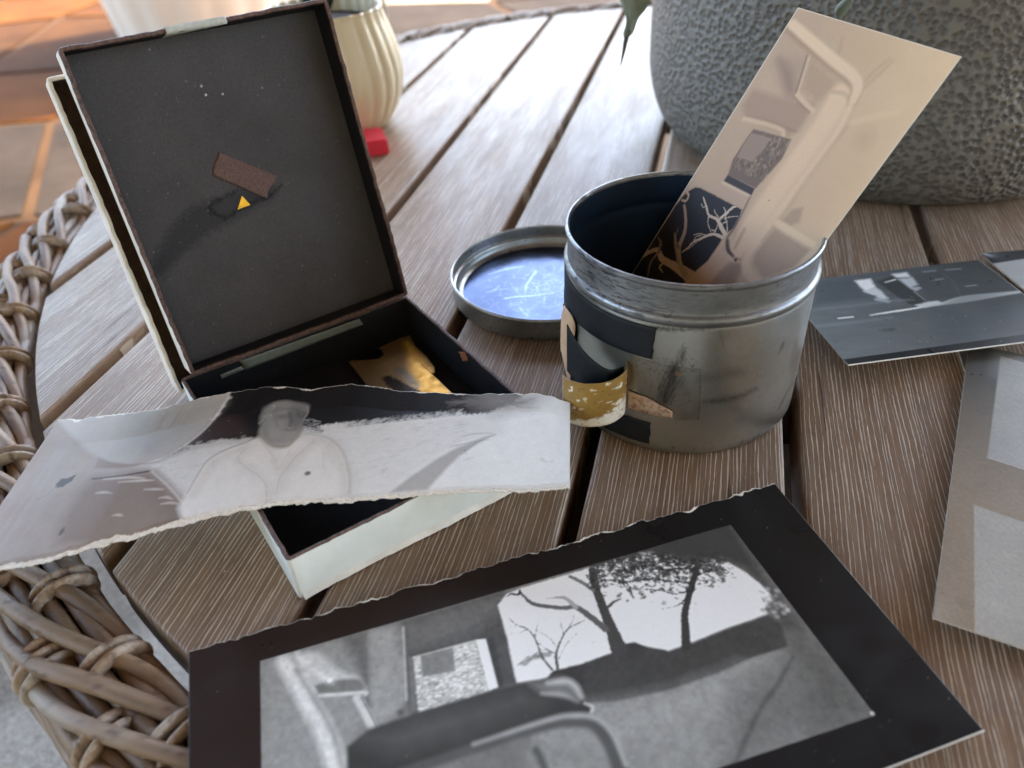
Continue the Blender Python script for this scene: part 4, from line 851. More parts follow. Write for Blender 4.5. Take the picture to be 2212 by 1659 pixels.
def resample_curve(pts, xs):
    p = np.array(pts, float); return np.interp(xs, p[:, 0], p[:, 1])
def build_strip():
    zb = .024; nu, nv = 820, 230
    top = crop4((315, 1022), (450, 1020), (580, 995), (700, 990), (880, 960), (1020, 925), (1130, 895), (1240, 878), (1400, 850), (1560, 845), (1680, 860), (1780, 845), (1900, 828), (2050, 850), (2150, 868))+crop5((580, 875), (780, 880), (920, 886), (1030, 880), (1270, 885), (1350, 908), (1420, 925))
    bot = [(-120, 1272), (0, 1233)]+cropA((150, 575), (300, 532), (520, 470), (700, 425), (900, 370), (1100, 318), (1300, 272), (1500, 240), (1659, 228))+crop5((200, 1470), (400, 1452), (610, 1432), (800, 1420), (1060, 1415), (1270, 1405), (1417, 1394))
    s = np.linspace(0, 1, nu); tx = 126+s*(1231.6-126); bx_ = -120+s*(1230.4+120)
    ty = resample_curve(top, tx)+n1(tx, .05, 1, 4)*7; by = resample_curve(bot, bx_)+n1(bx_, .06, 2, 4)*10
    v = np.linspace(0, 1, nv); PX = tx[None]*(1-v[:, None])+bx_[None]*v[:, None]; PY = ty[None]*(1-v[:, None])+by[None]*v[:, None]
    px = PX.ravel(); py = PY.ravel(); S = np.tile(s, nv); Vt = np.repeat(v, nu)
    V2 = at(px, py, zb)[:, :2]; T = flatT(zb)
    pt = Paint(V2, T, (212, 208, 202)); pt.grade((120, 1100), (900, 1000), (156, 142, 131), (228, 226, 222))
    pt.c *= (.93+.14*fbm(V2, 60, 3))[:, None]
    # middle ground, feathery light texture
    mg = crop4((880, 1228), (1150, 1150), (1370, 1125), (1640, 1080), (1760, 1085))+crop5((340, 1045), (760, 1004), (980, 990), (1100, 970), (1060, 1100), (850, 1150), (700, 1230), (450, 1410), (0, 1440))+crop4((1000, 1440), (850, 1330), (760, 1270))
    pt.poly(mg, (214, 211, 207), .003, .8)
    J = np.random.RandomState(4)
    for k in range(520):
        x = J.uniform(300, 1010); f = (x-300)/700; y = 960-f*55+J.uniform(0, 1)**1.3*(100+f*30); g = J.randint(168, 240); l = J.uniform(6, 22)
        pt.stroke([(x, y), (x+l, y-l*J.uniform(.05, .45))], J.uniform(.8, 2.4), (g, g-2, g-5), .0004, J.uniform(.25, .6), curve=False)
    # dark sky
    dk = crop4((1245, 868), (1400, 840), (1700, 835), (1900, 815), (2212, 850))+crop5((600, 860), (800, 862), (1000, 868), (1180, 880), (1120, 925), (1060, 950), (980, 985), (760, 1003), (520, 1022), (340, 1042), (170, 1042), (60, 1058))+crop4((1740, 1088), (1640, 1065), (1600, 1110), (1410, 1130), (1370, 1125), (1200, 1128), (1000, 1178), (880, 1226), (1000, 1160), (1090, 1085), (1150, 1010), (1210, 930))
    pt.poly(dk, (26, 25, 26), .0007, rough=.0012, rf=1500)
    pt.poly(crop4((880, 1228), (1000, 1160), (1100, 1080), (1160, 1000), (1300, 1010), (1350, 1120), (1200, 1128), (1000, 1180)), (70, 52, 46), .003, .6)
    pt.poly(crop5((900, 860), (1290, 880), (1200, 960), (1000, 985), (930, 960)), (150, 146, 142), .006, .8)
    for k in range(60):
        x = J.uniform(960, 1120); pt.stroke([(x, J.uniform(858, 880)), (x+J.uniform(20, 60), J.uniform(856, 884))], J.uniform(1, 3), (120, 118, 116), .0008, .35, curve=False)
    for k in range(150):       # blocky skyline above the tree line
        x = J.uniform(740, 1000); y = 920-(x-740)*.115; h = J.uniform(3, 11); g = J.randint(96, 150); pt.poly([(x, y+4), (x, y-h), (x+J.uniform(2, 7), y-h), (x+6, y+4)], (g, g, g), .0003, .28)
    pt.poly(crop5((805, 1005), (805, 985), (838, 985), (840, 1000)), (196, 194, 190), .0002)
    for k in range(170):
        x = J.uniform(690, 1000); y = 922-(x-690)*.11+J.uniform(-2, 10); pt.stroke([(x, y), (x+J.uniform(2, 10), y-J.uniform(1, 5))], J.uniform(1.5, 4), (206, 204, 200), .0005, .5, curve=False)
    for k in range(60):
        x = J.uniform(640, 690); y = J.uniform(905, 935); pt.stroke([(x, y), (x+J.uniform(4, 14), y-J.uniform(-3, 4))], J.uniform(1, 3), (170, 168, 165), .0003, .7, curve=False)
    for k in range(70):
        a = J.uniform(0, 1); x = 385+a*160; y = 968-a*18+J.normal(0, 3); pt.stroke([(x, y), (x+J.uniform(3, 9), y-2)], J.uniform(2, 5), (196, 190, 184), .0006, .6, curve=False)
    # pale lens circle, upper left
    lc = crop4((300, 1015), (700, 985), (1020, 920), (1240, 872), (1225, 920), (1160, 1010), (1090, 1085), (1000, 1155), (890, 1220), (780, 1262), (660, 1268), (560, 1245), (520, 1225), (470, 1190))
    pt.poly(lc, (182, 176, 169), .0012, .85); pt.poly(crop4((700, 1000), (1100, 920), (1180, 940), (1000, 1130), (800, 1230), (640, 1200)), (158, 155, 150), .006, .85)
    pt.stroke(crop4((1240, 878), (1190, 970), (1110, 1070), (1000, 1160), (880, 1228), (760, 1268)), [3, 4, 4, 4, 4, 3], (220, 214, 208), .0006, .8)
    pt.stroke(crop4((1200, 960), (1160, 1010), (1240, 900)), 2, (230, 228, 224), .0004, .8)
    for p in crop4((1180, 990), (1150, 1020), (1205, 950), (1240, 905), (1170, 1000)): pt.spot(p, 4, (220, 218, 214), .0008, .8)
    pt.poly(crop4((532, 1228), (600, 1252), (700, 1265), (860, 1250), (640, 1285), (510, 1285)), (140, 122, 110), .0006, .9)
    pt.poly(crop4((440, 1210), (530, 1230), (505, 1300), (420, 1330), (330, 1390), (300, 1370)), (176, 160, 148), .004, .6)
    # brown table shape
    tb = crop4((500, 1338), (640, 1325), (800, 1298), (822, 1302), (860, 1335), (920, 1395), (1055, 1560), (900, 1620), (560, 1690), (300, 1700), (330, 1560), (420, 1420))
    pt.poly(tb, (132, 114, 100), .003, .9, rough=.0006); pt.poly(crop4((780, 1310), (830, 1310), (1050, 1555), (900, 1600), (820, 1450)), (124, 106, 94), .003, .8)
    pt.stroke(crop4((500, 1343), (640, 1328), (800, 1302)), [4, 4, 6], (74, 62, 54), .0003, .95)
    pt.stroke(crop4((822, 1304), (920, 1395), (1058, 1560)), 3, (214, 206, 198), .0005, .8)
    for a in [((560, 1345), (700, 1335), (780, 1340)), ((640, 1360), (760, 1352), (830, 1350)), ((780, 1400), (840, 1398), (880, 1400)), ((860, 1445), (900, 1442), (930, 1452)), ((870, 1478), (920, 1472), (960, 1478)), ((520, 1420), (560, 1415), (600, 1420)), ((610, 1540), (640, 1537), (660, 1542))]:
        pt.stroke(crop4(*a), [1, 5, 1], (222, 212, 202), .0006, .85)
    for k in range(16): pt.stroke(crop4((560+k*22, 1380), (590+k*26, 1500), (600+k*28, 1620)), 1.4, (128, 112, 100), .0008, .3)
    pt.poly(crop4((300, 1370), (330, 1345), (380, 1335), (412, 1318), (395, 1350), (340, 1385), (310, 1392)), (70, 56, 50), .0004, .9, rough=.0006)
    pt.stroke(crop4((305, 1385), (250, 1430), (200, 1455)), 2, (130, 112, 102), .0004, .7)
    pt.poly(crop4((318, 1640), (335, 1612), (350, 1605), (342, 1630), (325, 1648)), (64, 52, 46), .0005, .9)
    pt.poly(crop4((0, 1500), (130, 1300), (200, 1200), (160, 1400), (60, 1640), (-100, 1700)), (150, 122, 106), .008, .6)
    # coat
    coat = crop4((960, 1500), (1020, 1400), (1080, 1300), (1130, 1235), (1220, 1185), (1340, 1140), (1400, 1115), (1600, 1095), (1720, 1105), (1790, 1130), (1840, 1180), (1870, 1250), (1890, 1320), (1885, 1420), (1600, 1520), (1200, 1600), (1000, 1620))
    pt.poly(coat, (221, 216, 210), .0012, curve=False)
    pt.stroke(crop4((1010, 1420), (1080, 1300), (1130, 1235), (1220, 1185), (1340, 1140), (1400, 1112)), [1, 1.5, 2, 3, 4, 3], (112, 100, 90), .0005, .7); pt.stroke(crop4((1040, 1430), (1110, 1310), (1160, 1250), (1240, 1205), (1350, 1160)), [8, 12, 12, 10, 6], (194, 184, 174), .003, .6)
    pt.stroke(crop4((1600, 1097), (1720, 1107), (1790, 1132), (1840, 1180), (1872, 1250), (1892, 1330), (1885, 1420)), [2, 3, 3, 3, 3, 2, 2], (150, 138, 126), .0008, .55); pt.stroke(crop4((1600, 1115), (1720, 1125), (1780, 1155), (1815, 1200), (1845, 1270), (1860, 1340), (1855, 1420)), [6, 12, 14, 14, 12, 10, 8], (192, 184, 176), .003, .6)
    pt.poly(crop4((1395, 1120), (1420, 1060), (1540, 1080), (1610, 1070), (1600, 1130), (1540, 1175), (1440, 1180)), (172, 164, 154), .0012, .95, curve=True)
    pt.stroke(crop4((1405, 1110), (1480, 1160), (1560, 1160), (1610, 1110)), [5, 7, 7, 5], (120, 112, 102), .001, .6)
    pt.poly(crop4((1330, 1170), (1400, 1130), (1500, 1200), (1560, 1180), (1600, 1130), (1640, 1180), (1560, 1330), (1500, 1290), (1440, 1250), (1320, 1250), (1285, 1230)), (224, 217, 209), .0006, .8)
    for a, w_, al in [(((1695, 1140), (1600, 1220), (1545, 1290), (1510, 1340), (1495, 1400)), 1.8, .9), (((1330, 1175), (1285, 1235), (1340, 1290), (1400, 1330), (1435, 1380), (1440, 1440)), 1.8, .7), (((1400, 1130), (1460, 1200), (1500, 1290)), 1.4, .6), (((1180, 1400), (1150, 1250)), 1.2, .2), (((1870, 1260), (1885, 1330), (1890, 1420)), 2, .6), (((1760, 1170), (1800, 1140), (1840, 1180)), 1.8, .4), (((1750, 1200), (1745, 1260), (1760, 1300)), 1.8, .35), (((1440, 1420), (1436, 1500)), 1.5, .5), (((1570, 1180), (1500, 1290), (1460, 1240)), 1.2, .5)]:
        pt.stroke(crop4(*a), w_*.8, (150, 138, 126), .0003, al*.6)
        pt.stroke([(x+5, y+2) for x, y in crop4(*a)], w_*8, (192, 185, 177), .0028, al*.6)
    pt.spot(crop4((1661, 1313))[0], 6.6, (118, 116, 108), .0004, .95); pt.spot(crop4((1663, 1311))[0], 3, (92, 90, 86), .0004, .8)
    # head with a cap
    hd = crop4((1402, 1040), (1420, 980), (1470, 935), (1540, 922), (1610, 930), (1665, 945), (1662, 980), (1640, 1020), (1630, 1075), (1600, 1120), (1540, 1145), (1460, 1140), (1420, 1110), (1412, 1060))
    pt.poly(hd, (128, 126, 123), .0011, curve=True)
    pt.poly(crop4((1430, 960), (1500, 930), (1560, 930), (1560, 990), (1480, 1010), (1430, 1040)), (142, 140, 136), .0018, .9, curve=True)
    pt.poly(crop4((1450, 1060), (1540, 1080), (1620, 1060), (1600, 1120), (1530, 1150), (1440, 1130)), (158, 153, 146), .0016, .8, curve=True)
    pt.stroke(crop4((1402, 1042), (1425, 1020), (1450, 985), (1500, 940)), [4, 3, 2, 1], (150, 146, 140), .0005, .8); pt.stroke(crop4((1412, 1045), (1440, 1020)), 2, (60, 58, 56), .0004, .8)
    pt.poly(crop4((1430, 1000), (1470, 985), (1530, 1000), (1550, 1060), (1500, 1100), (1440, 1080)), (156, 153, 148), .003, .7, curve=True); pt.poly(crop4((1580, 960), (1640, 960), (1640, 1010), (1600, 1080), (1575, 1040)), (104, 102, 99), .0018, .6, curve=True)
    pt.poly(crop4((1495, 1000), (1545, 995), (1548, 1015), (1500, 1018)), (104, 100, 97), .0012, .7, curve=True); pt.stroke(crop4((1420, 990), (1480, 975), (1560, 965), (1650, 985)), [2, 4, 4, 2], (96, 94, 92), .0010, .5)
    pt.stroke(crop4((1565, 985), (1572, 1030), (1565, 1055)), [6, 6, 4], (84, 80, 78), .0009, .8); pt.stroke(crop4((1610, 990), (1630, 1010), (1640, 985)), [5, 5, 3], (84, 82, 80), .0009, .8)
    pt.stroke(crop4((1540, 1075), (1560, 1082), (1590, 1075)), 2.6, (98, 94, 90), .0006, .7); pt.stroke(crop4((1500, 955), (1480, 1000), (1500, 1060)), 3, (108, 106, 102), .001, .5)
    pt.stroke(crop4((1660, 950), (1662, 985), (1640, 1020)), 2.4, (170, 166, 160), .0004, .7)
    for p in crop4((1478, 945), (1484, 952), (1462, 1002), (1470, 950)): pt.spot(p, .9, (245, 245, 242), .0001)
    # right-hand grey wedge
    pt.poly(crop5((450, 1415), (560, 1330), (700, 1235), (800, 1180), (870, 1150), (960, 1115), (1015, 1100), (960, 1128), (900, 1165), (820, 1220), (740, 1300), (650, 1400)), (166, 162, 157), .0008, .9)
    for a in [((770, 1170), (860, 1150), (980, 1130)), ((830, 1115), (900, 1100), (1000, 1095)), ((860, 1190), (930, 1140), (1020, 1105))]: pt.stroke(crop5(*a), [1, 2.4, 1], (150, 148, 144), .0004, .7)
    pt.spot(crop5((853, 1190))[0], 1.8, (104, 102, 100), .0002)
    for p in crop5((1275, 1245), (1262, 1240), (1290, 1250), (1320, 1250), (1270, 1232)): pt.spot(p, 2, (172, 168, 162), .0006, .5)
    # white torn core, edges
    dB = (1-Vt)*.055; fr = (.0020+.0024*(fbm(np.stack([S, S*0], 1), 26, 9, 4)-.5)+.0006*(fbm(V2, 1800, 4, 2)-.5))*np.interp(S, [0, .4, .8, 1], [1.0, 1.2, .9, .7])
    wm = np.clip((fr-dB)/.00018+.5, 0, 1)[:, None]; pt.c = pt.c*(1-wm)+lin((236, 230, 220))*wm*(.92+.16*fbm(V2, 2500, 8, 2))[:, None]
    dT = Vt*.055; ft = np.clip(n1(S, 40, 31, 4)*.0035-.0001, 0, .0008)+.00016; wt = np.clip((ft-dT)/.0001+.5, 0, 1)[:, None]; pt.c = pt.c*(1-wt)+lin((225, 218, 208))*wt
    for k in range(60): pt.spot((J.uniform(200, 1200), J.uniform(860, 1060)), J.uniform(.5, 1), (230, 230, 226) if k % 2 else (120, 112, 104), .0002, .5)
    pt.c *= (.95+.10*fbm(V2, 420, 17, 4))[:, None]; pt.grain(.05, 4200)
    z = zb-.001+.0055*np.clip((S-.80)/.2, 0, 1)**1.6+.0012*np.sin(S*9)*np.clip(1-Vt, 0, 1)-.006*np.clip((.22-S)/.22, 0, 1)**1.4+.0020*np.clip(.18-Vt, 0, 1)/.18*np.exp(-((S-.45)/.5)**2)
    z = z+wm[:, 0]*(.0005*(fbm(V2, 1600, 2, 3)-.6))-.0005*np.clip((Vt-.93)/.07, 0, 1)
    P = at(px, py, z); F = grid_faces(nu, nv)
    a, b, c = P[F[0, 0]], P[F[0, 1]], P[F[0, 2]]
    if np.cross(b-a, c-a)[2] < 0: F = F[:, ::-1]
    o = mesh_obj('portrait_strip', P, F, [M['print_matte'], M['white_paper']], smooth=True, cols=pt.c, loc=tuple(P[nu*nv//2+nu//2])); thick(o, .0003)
    tag(o, 'torn strip of negative print of a person in a coat lying across the open box', 'photo print')
build_strip()

def build_tin_print():
    TL, TRc, XR = np.array([.1210, .3320, .1440]), np.array([.1550, .2690, .1400]), np.array([.119, .260, .078])
    def ptat(p, y): d = FW*CAM_F+(p[0]-1106)*RT-(p[1]-829.5)*UP; return CAM+d*(y/d[1])
    TL = ptat((1724, 16), .332); TRc = ptat((2077, 122), .269)
    g = np.array([-.4995, -.1205, -.858]); g /= np.linalg.norm(g); e = (TRc-TL); w_ = np.linalg.norm(e); e /= w_; n = np.cross(e, g); n /= np.linalg.norm(n); f = np.cross(n, e); f /= np.linalg.norm(f)
    if f@g < 0: f = -f
    Hl = .1625; nu, nv = 330, 700; U, Vv = np.meshgrid(np.linspace(0, w_, nu), np.linspace(0, Hl, nv)); U = U.ravel(); Vv = Vv.ravel()
    P = TL+U[:, None]*e+Vv[:, None]*g; V2 = np.stack([(P-TL)@e, (P-TL)@f], 1)
    def T(p): X = on_plane(p, TL, n)-TL; return np.stack([X@e, X@f], -1)
    pt = Paint(V2, T, (212, 182, 154)); pt.grade((1700, 200), (2050, 300), (190, 162, 138), (224, 192, 156)); pt.c *= (.95+.1*fbm(V2, 60, 4))[:, None]
    br = (164, 134, 112); dk = (46, 42, 42)
    # walls and shading
    pt.poly(crop3((750, 480), (880, 520), (1080, 560), (1000, 700), (940, 740), (860, 700), (700, 620), (690, 570)), (166, 138, 118), .0015, .8)
    pt.poly(crop3((880, 300), (960, 300), (1040, 320), (1010, 430), (970, 510), (930, 520), (880, 420), (860, 340)), (172, 146, 128), .003, .7); pt.stroke(crop3((890, 320), (930, 400), (950, 480), (965, 515)), [8, 20, 20, 8], (140, 112, 100), .002, .6)
    pt.stroke(crop3((1040, 300), (1010, 400), (975, 515)), 3, (120, 96, 84), .0004, .8); pt.stroke(crop3((1055, 305), (1025, 400), (990, 510)), 4, (222, 194, 166), .0005, .8)
    pt.poly(crop3((1060, 320), (1200, 430), (1180, 500), (1090, 560), (1010, 480)), (178, 150, 124), .0018, .8, rough=.001)
    pt.poly(crop3((910, 120), (1000, 150), (980, 260), (890, 290), (880, 200)), (184, 158, 136), .004, .6)
    pt.poly(crop3((1180, 160), (1480, 230), (1500, 330), (1340, 440), (1200, 300)), (196, 166, 136), .006, .6)
    for a in [((1230, 200), (1200, 330), (1190, 370)), ((1480, 320), (1400, 390), (1330, 460)), ((1500, 330), (1440, 390), (1340, 480))]: pt.stroke(crop3(*a), [2, 5, 4], (176, 146, 120), .001, .6)
    # ledge line, window
    pt.stroke(crop3((710, 628), (830, 655), (980, 710)), 4, (150, 124, 106), .0006, .7); pt.stroke(crop3((700, 640), (820, 670), (905, 702), (912, 738)), 8, (214, 184, 156), .0006, .8)
    win = crop3((752, 697), (955, 752), (905, 860), (762, 1018), (612, 946), (640, 860)); pt.poly(win, (120, 100, 88), .0004)
    J = np.random.RandomState(9)
    for k in range(420):
        a, b = J.uniform(0, 1), J.uniform(0, 1); x = (640*(1-a)+800*a)*(1-b)+(790*(1-a)+950*a)*b; y = (905*(1-a)+985*a)*(1-b)+(720*(1-a)+770*a)*b
        gg = J.choice([92, 150, 176, 108, 130]); pt.stroke(crop(1327.2, 0, [(x, y), (x+3, y-J.uniform(5, 14))]), J.uniform(1.5, 4), (gg, int(gg*.86), int(gg*.76)), .0003, .65, curve=False)
    pt.poly(crop3((742, 718), (846, 746), (800, 815), (742, 868), (662, 850), (700, 780)), (160, 136, 122), .0004, .95)
    for k in range(8): pt.stroke(crop3((672+k*14, 850-k*1), (752+k*12, 722+k*3)), 1.2, (138, 116, 104), .0002, .6, curve=False)
    pt.stroke(crop3((745, 705), (680, 800), (625, 930)), 1.6, (130, 108, 96), .0003, .8)
    pt.poly(crop3((612, 944), (758, 1018), (740, 1056), (590, 978)), (64, 56, 54), .0003)
    pt.stroke(crop3((585, 985), (735, 1062)), 4, (224, 198, 172), .0005, .7)
    pt.poly(crop3((560, 1000), (732, 1068), (690, 1130), (480, 1015)), (192, 162, 142), .0008, .8)
    # black shape with branches
    pt.poly(crop3((385, 1042), (440, 1010), (475, 1020), (690, 1132), (650, 1230), (610, 1262), (560, 1330), (505, 1410), (430, 1475), (385, 1528), (200, 1700), (-60, 1700), (190, 1330), (330, 1110)), dk, .0003, rough=.00025)
    lt = (222, 200, 178)
    def brn(p, w_, c=lt, al=1): pt.stroke(crop3(*p), list(np.array(w_)*(.82 if len(p) > 4 else .7)), c, .00016, al, rough=.00022)
    brn(((520, 1640), (430, 1520), (390, 1480), (330, 1440), (260, 1400), (230, 1350), (160, 1378), (100, 1440)), [40, 32, 26, 18, 14, 10, 8, 5], (200, 174, 152))
    brn(((380, 1480), (352, 1420), (348, 1340), (380, 1250), (385, 1180), (378, 1110)), [14, 12, 11, 8, 7, 6], (176, 152, 134)); brn(((350, 1340), (330, 1290), (345, 1230)), [7, 5, 2], (130, 112, 100)); brn(((345, 1420), (330, 1330), (325, 1260)), [8, 6, 4], (150, 130, 116))
    brn(((392, 1035), (400, 1060), (385, 1085), (365, 1080)), [5, 6, 6, 5], (196, 168, 146)); brn(((240, 1360), (250, 1310), (235, 1280)), [8, 7, 3], (130, 114, 102))
    brn(((280, 1410), (245, 1440), (260, 1470)), [7, 5, 3], (190, 164, 144)); brn(((230, 1370), (195, 1420), (180, 1490)), [5, 4, 3], (160, 138, 122))
    brn(((610, 1290), (580, 1280), (540, 1265), (510, 1270), (430, 1305), (400, 1335), (365, 1362)), [12, 8, 6, 6, 4, 3, 2]); brn(((600, 1270), (575, 1225), (555, 1185), (510, 1160), (495, 1110), (480, 1065)), [10, 9, 7, 5, 4, 2]); brn(((560, 1190), (595, 1160), (640, 1120), (655, 1118)), [7, 7, 6, 3])
    for a in [((540, 1265), (555, 1220), (575, 1190), (600, 1150)), ((510, 1160), (505, 1205), (520, 1250)), ((575, 1215), (605, 1200), (610, 1250)), ((595, 1180), (630, 1170), (665, 1168)), ((430, 1305), (440, 1280), (470, 1270)), ((480, 1285), (440, 1310), (405, 1340), (380, 1355)), ((500, 1272), (460, 1262), (430, 1268)), ((495, 1110), (480, 1120), (470, 1100)), ((570, 1180), (545, 1150), (540, 1130)), ((590, 1165), (600, 1140), (590, 1120)), ((555, 1230), (540, 1245), (525, 1240)), ((610, 1200), (600, 1170), (615, 1150))]: brn(a, [3, 2.4, 2, 1.4][:len(a)], lt, .85)
    # ground below
    pt.poly(crop3((600, 1262), (640, 1240), (660, 1400), (590, 1530), (500, 1640), (380, 1700), (380, 1530), (430, 1475), (505, 1410), (560, 1330)), (214, 184, 158), .0006)
    pt.poly(crop3((640, 1400), (700, 1430), (640, 1560), (500, 1600), (520, 1530), (590, 1460)), (158, 132, 114), .0012, .85); pt.poly(crop3((560, 1470), (620, 1420), (600, 1530), (510, 1560)), (176, 148, 126), .001, .8)
    # long padded roll
    roll = [(1215, 530), (1120, 700), (990, 880), (860, 1060), (740, 1230), (660, 1370)]
    pt.stroke(crop3(*roll), [54, 62, 62, 60, 54, 30], (222, 190, 160), .0012); pt.stroke(crop3(*[(x-60, y-30) for x, y in roll]), [6, 7, 7, 8, 8, 5], (196, 164, 138), .0016, .7)
    pt.stroke(crop3(*[(x+70, y+30) for x, y in roll[:-1]]), [8, 14, 14, 14, 10], (196, 164, 136), .003, .7)
    pt.stroke(crop3((1180, 495), (1240, 505), (1275, 540)), 5, (176, 146, 120), .001, .7)
    pt.stroke(crop3((735, 1060), (690, 1150), (640, 1240), (608, 1290), (612, 1350), (640, 1385)), [3, 4, 5, 5, 6, 4], (110, 90, 78), .0004, .85)
    pt.stroke(crop3((612, 1300), (616, 1350), (640, 1380)), [5, 7, 4], (70, 62, 58), .0005, .9); pt.stroke(crop3((700, 1240), (670, 1300), (650, 1340)), [4, 6, 3], (150, 122, 104), .001, .7); pt.spot(crop3((655, 1403))[0], 3.4, (60, 54, 50), .0003)
    pt.stroke(crop3((640, 1390), (690, 1400), (700, 1370)), 4, (140, 112, 92), .0004, .7)
    # tube frame
    tb = ((960, 130), (1040, 200), (1180, 320), (1290, 410), (1315, 470), (1290, 540)); pt.stroke(crop3(*[(x-8, y+14) for x, y in tb]), [24, 26, 28, 28, 26, 18], (164, 134, 110), .001, .75); pt.stroke(crop3(*tb), [18, 20, 22, 22, 22, 16], (224, 194, 164), .0007)
    pt.stroke(crop3((1290, 540), (1200, 720), (1060, 920), (900, 1130), (800, 1260), (720, 1370), (710, 1440), (740, 1500), (820, 1560)), [12, 14, 15, 16, 17, 18, 18, 18, 16], (222, 190, 160), .0008, .95)
    pt.stroke(crop3((1250, 690), (1150, 820), (1010, 1010), (900, 1180), (800, 1300)), [3, 4, 5, 5, 3], (184, 152, 126), .0012, .7)
    pt.stroke(crop3((985, 515), (1030, 560), (1070, 600)), 10, (214, 184, 156), .0006, .9); pt.stroke(crop3((970, 522), (1012, 570), (1055, 608)), 3, (140, 116, 100), .0005, .8)
    pt.poly(crop3((905, 1190), (1000, 1070), (1300, 740), (1290, 700), (1420, 640), (1560, 640), (1400, 900), (1150, 1250), (1080, 1320)), (204, 172, 142), .006, .55)
    pt.poly(crop3((905, 1195), (960, 1130), (1020, 1120), (1000, 1200), (950, 1220)), (166, 138, 114), .0008, .7)
    pt.stroke(crop3((880, 1205), (980, 1265), (1075, 1320)), [14, 14, 12], (226, 196, 162), .0006, .9)
    pt.poly(crop3((870, 1235), (1060, 1350), (960, 1450), (860, 1490), (800, 1500), (750, 1420), (760, 1370)), (176, 146, 122), .0008, .9, rough=.0004)
    pt.stroke(crop3((1290, 660), (1400, 630), (1530, 610)), [4, 8, 6], (224, 194, 160), .0015, .7)
    pt.spot(crop3((1345, 750))[0], 14, (184, 154, 128), .004, .6); pt.spot(crop3((835, 1082))[0], 1.2, (60, 50, 44), .0001)
    pt.grain(.03, 3600)
    ed = np.minimum(np.minimum(U, w_-U), Vv); wm = np.clip((.00032-ed)/.0001+.5, 0, 1)[:, None]*.8; pt.c = pt.c*(1-wm)+lin((228, 216, 198))*wm
    bend = .0025*np.sin(np.pi*Vv/Hl)*1.0+.0008*((U/w_-.5)*2)**2
    P = P+n*((bend-.0)*0)[:, None]
    F = grid_faces(nu, nv); a, b, c = P[F[0, 0]], P[F[0, 1]], P[F[0, 2]]
    if np.cross(b-a, c-a)@(CAM-a) < 0: F = F[:, ::-1]
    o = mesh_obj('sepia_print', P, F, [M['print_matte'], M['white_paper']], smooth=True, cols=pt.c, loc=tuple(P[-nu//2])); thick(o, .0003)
    tag(o, 'peach toned negative print standing in the round tin', 'photo print')
build_tin_print()

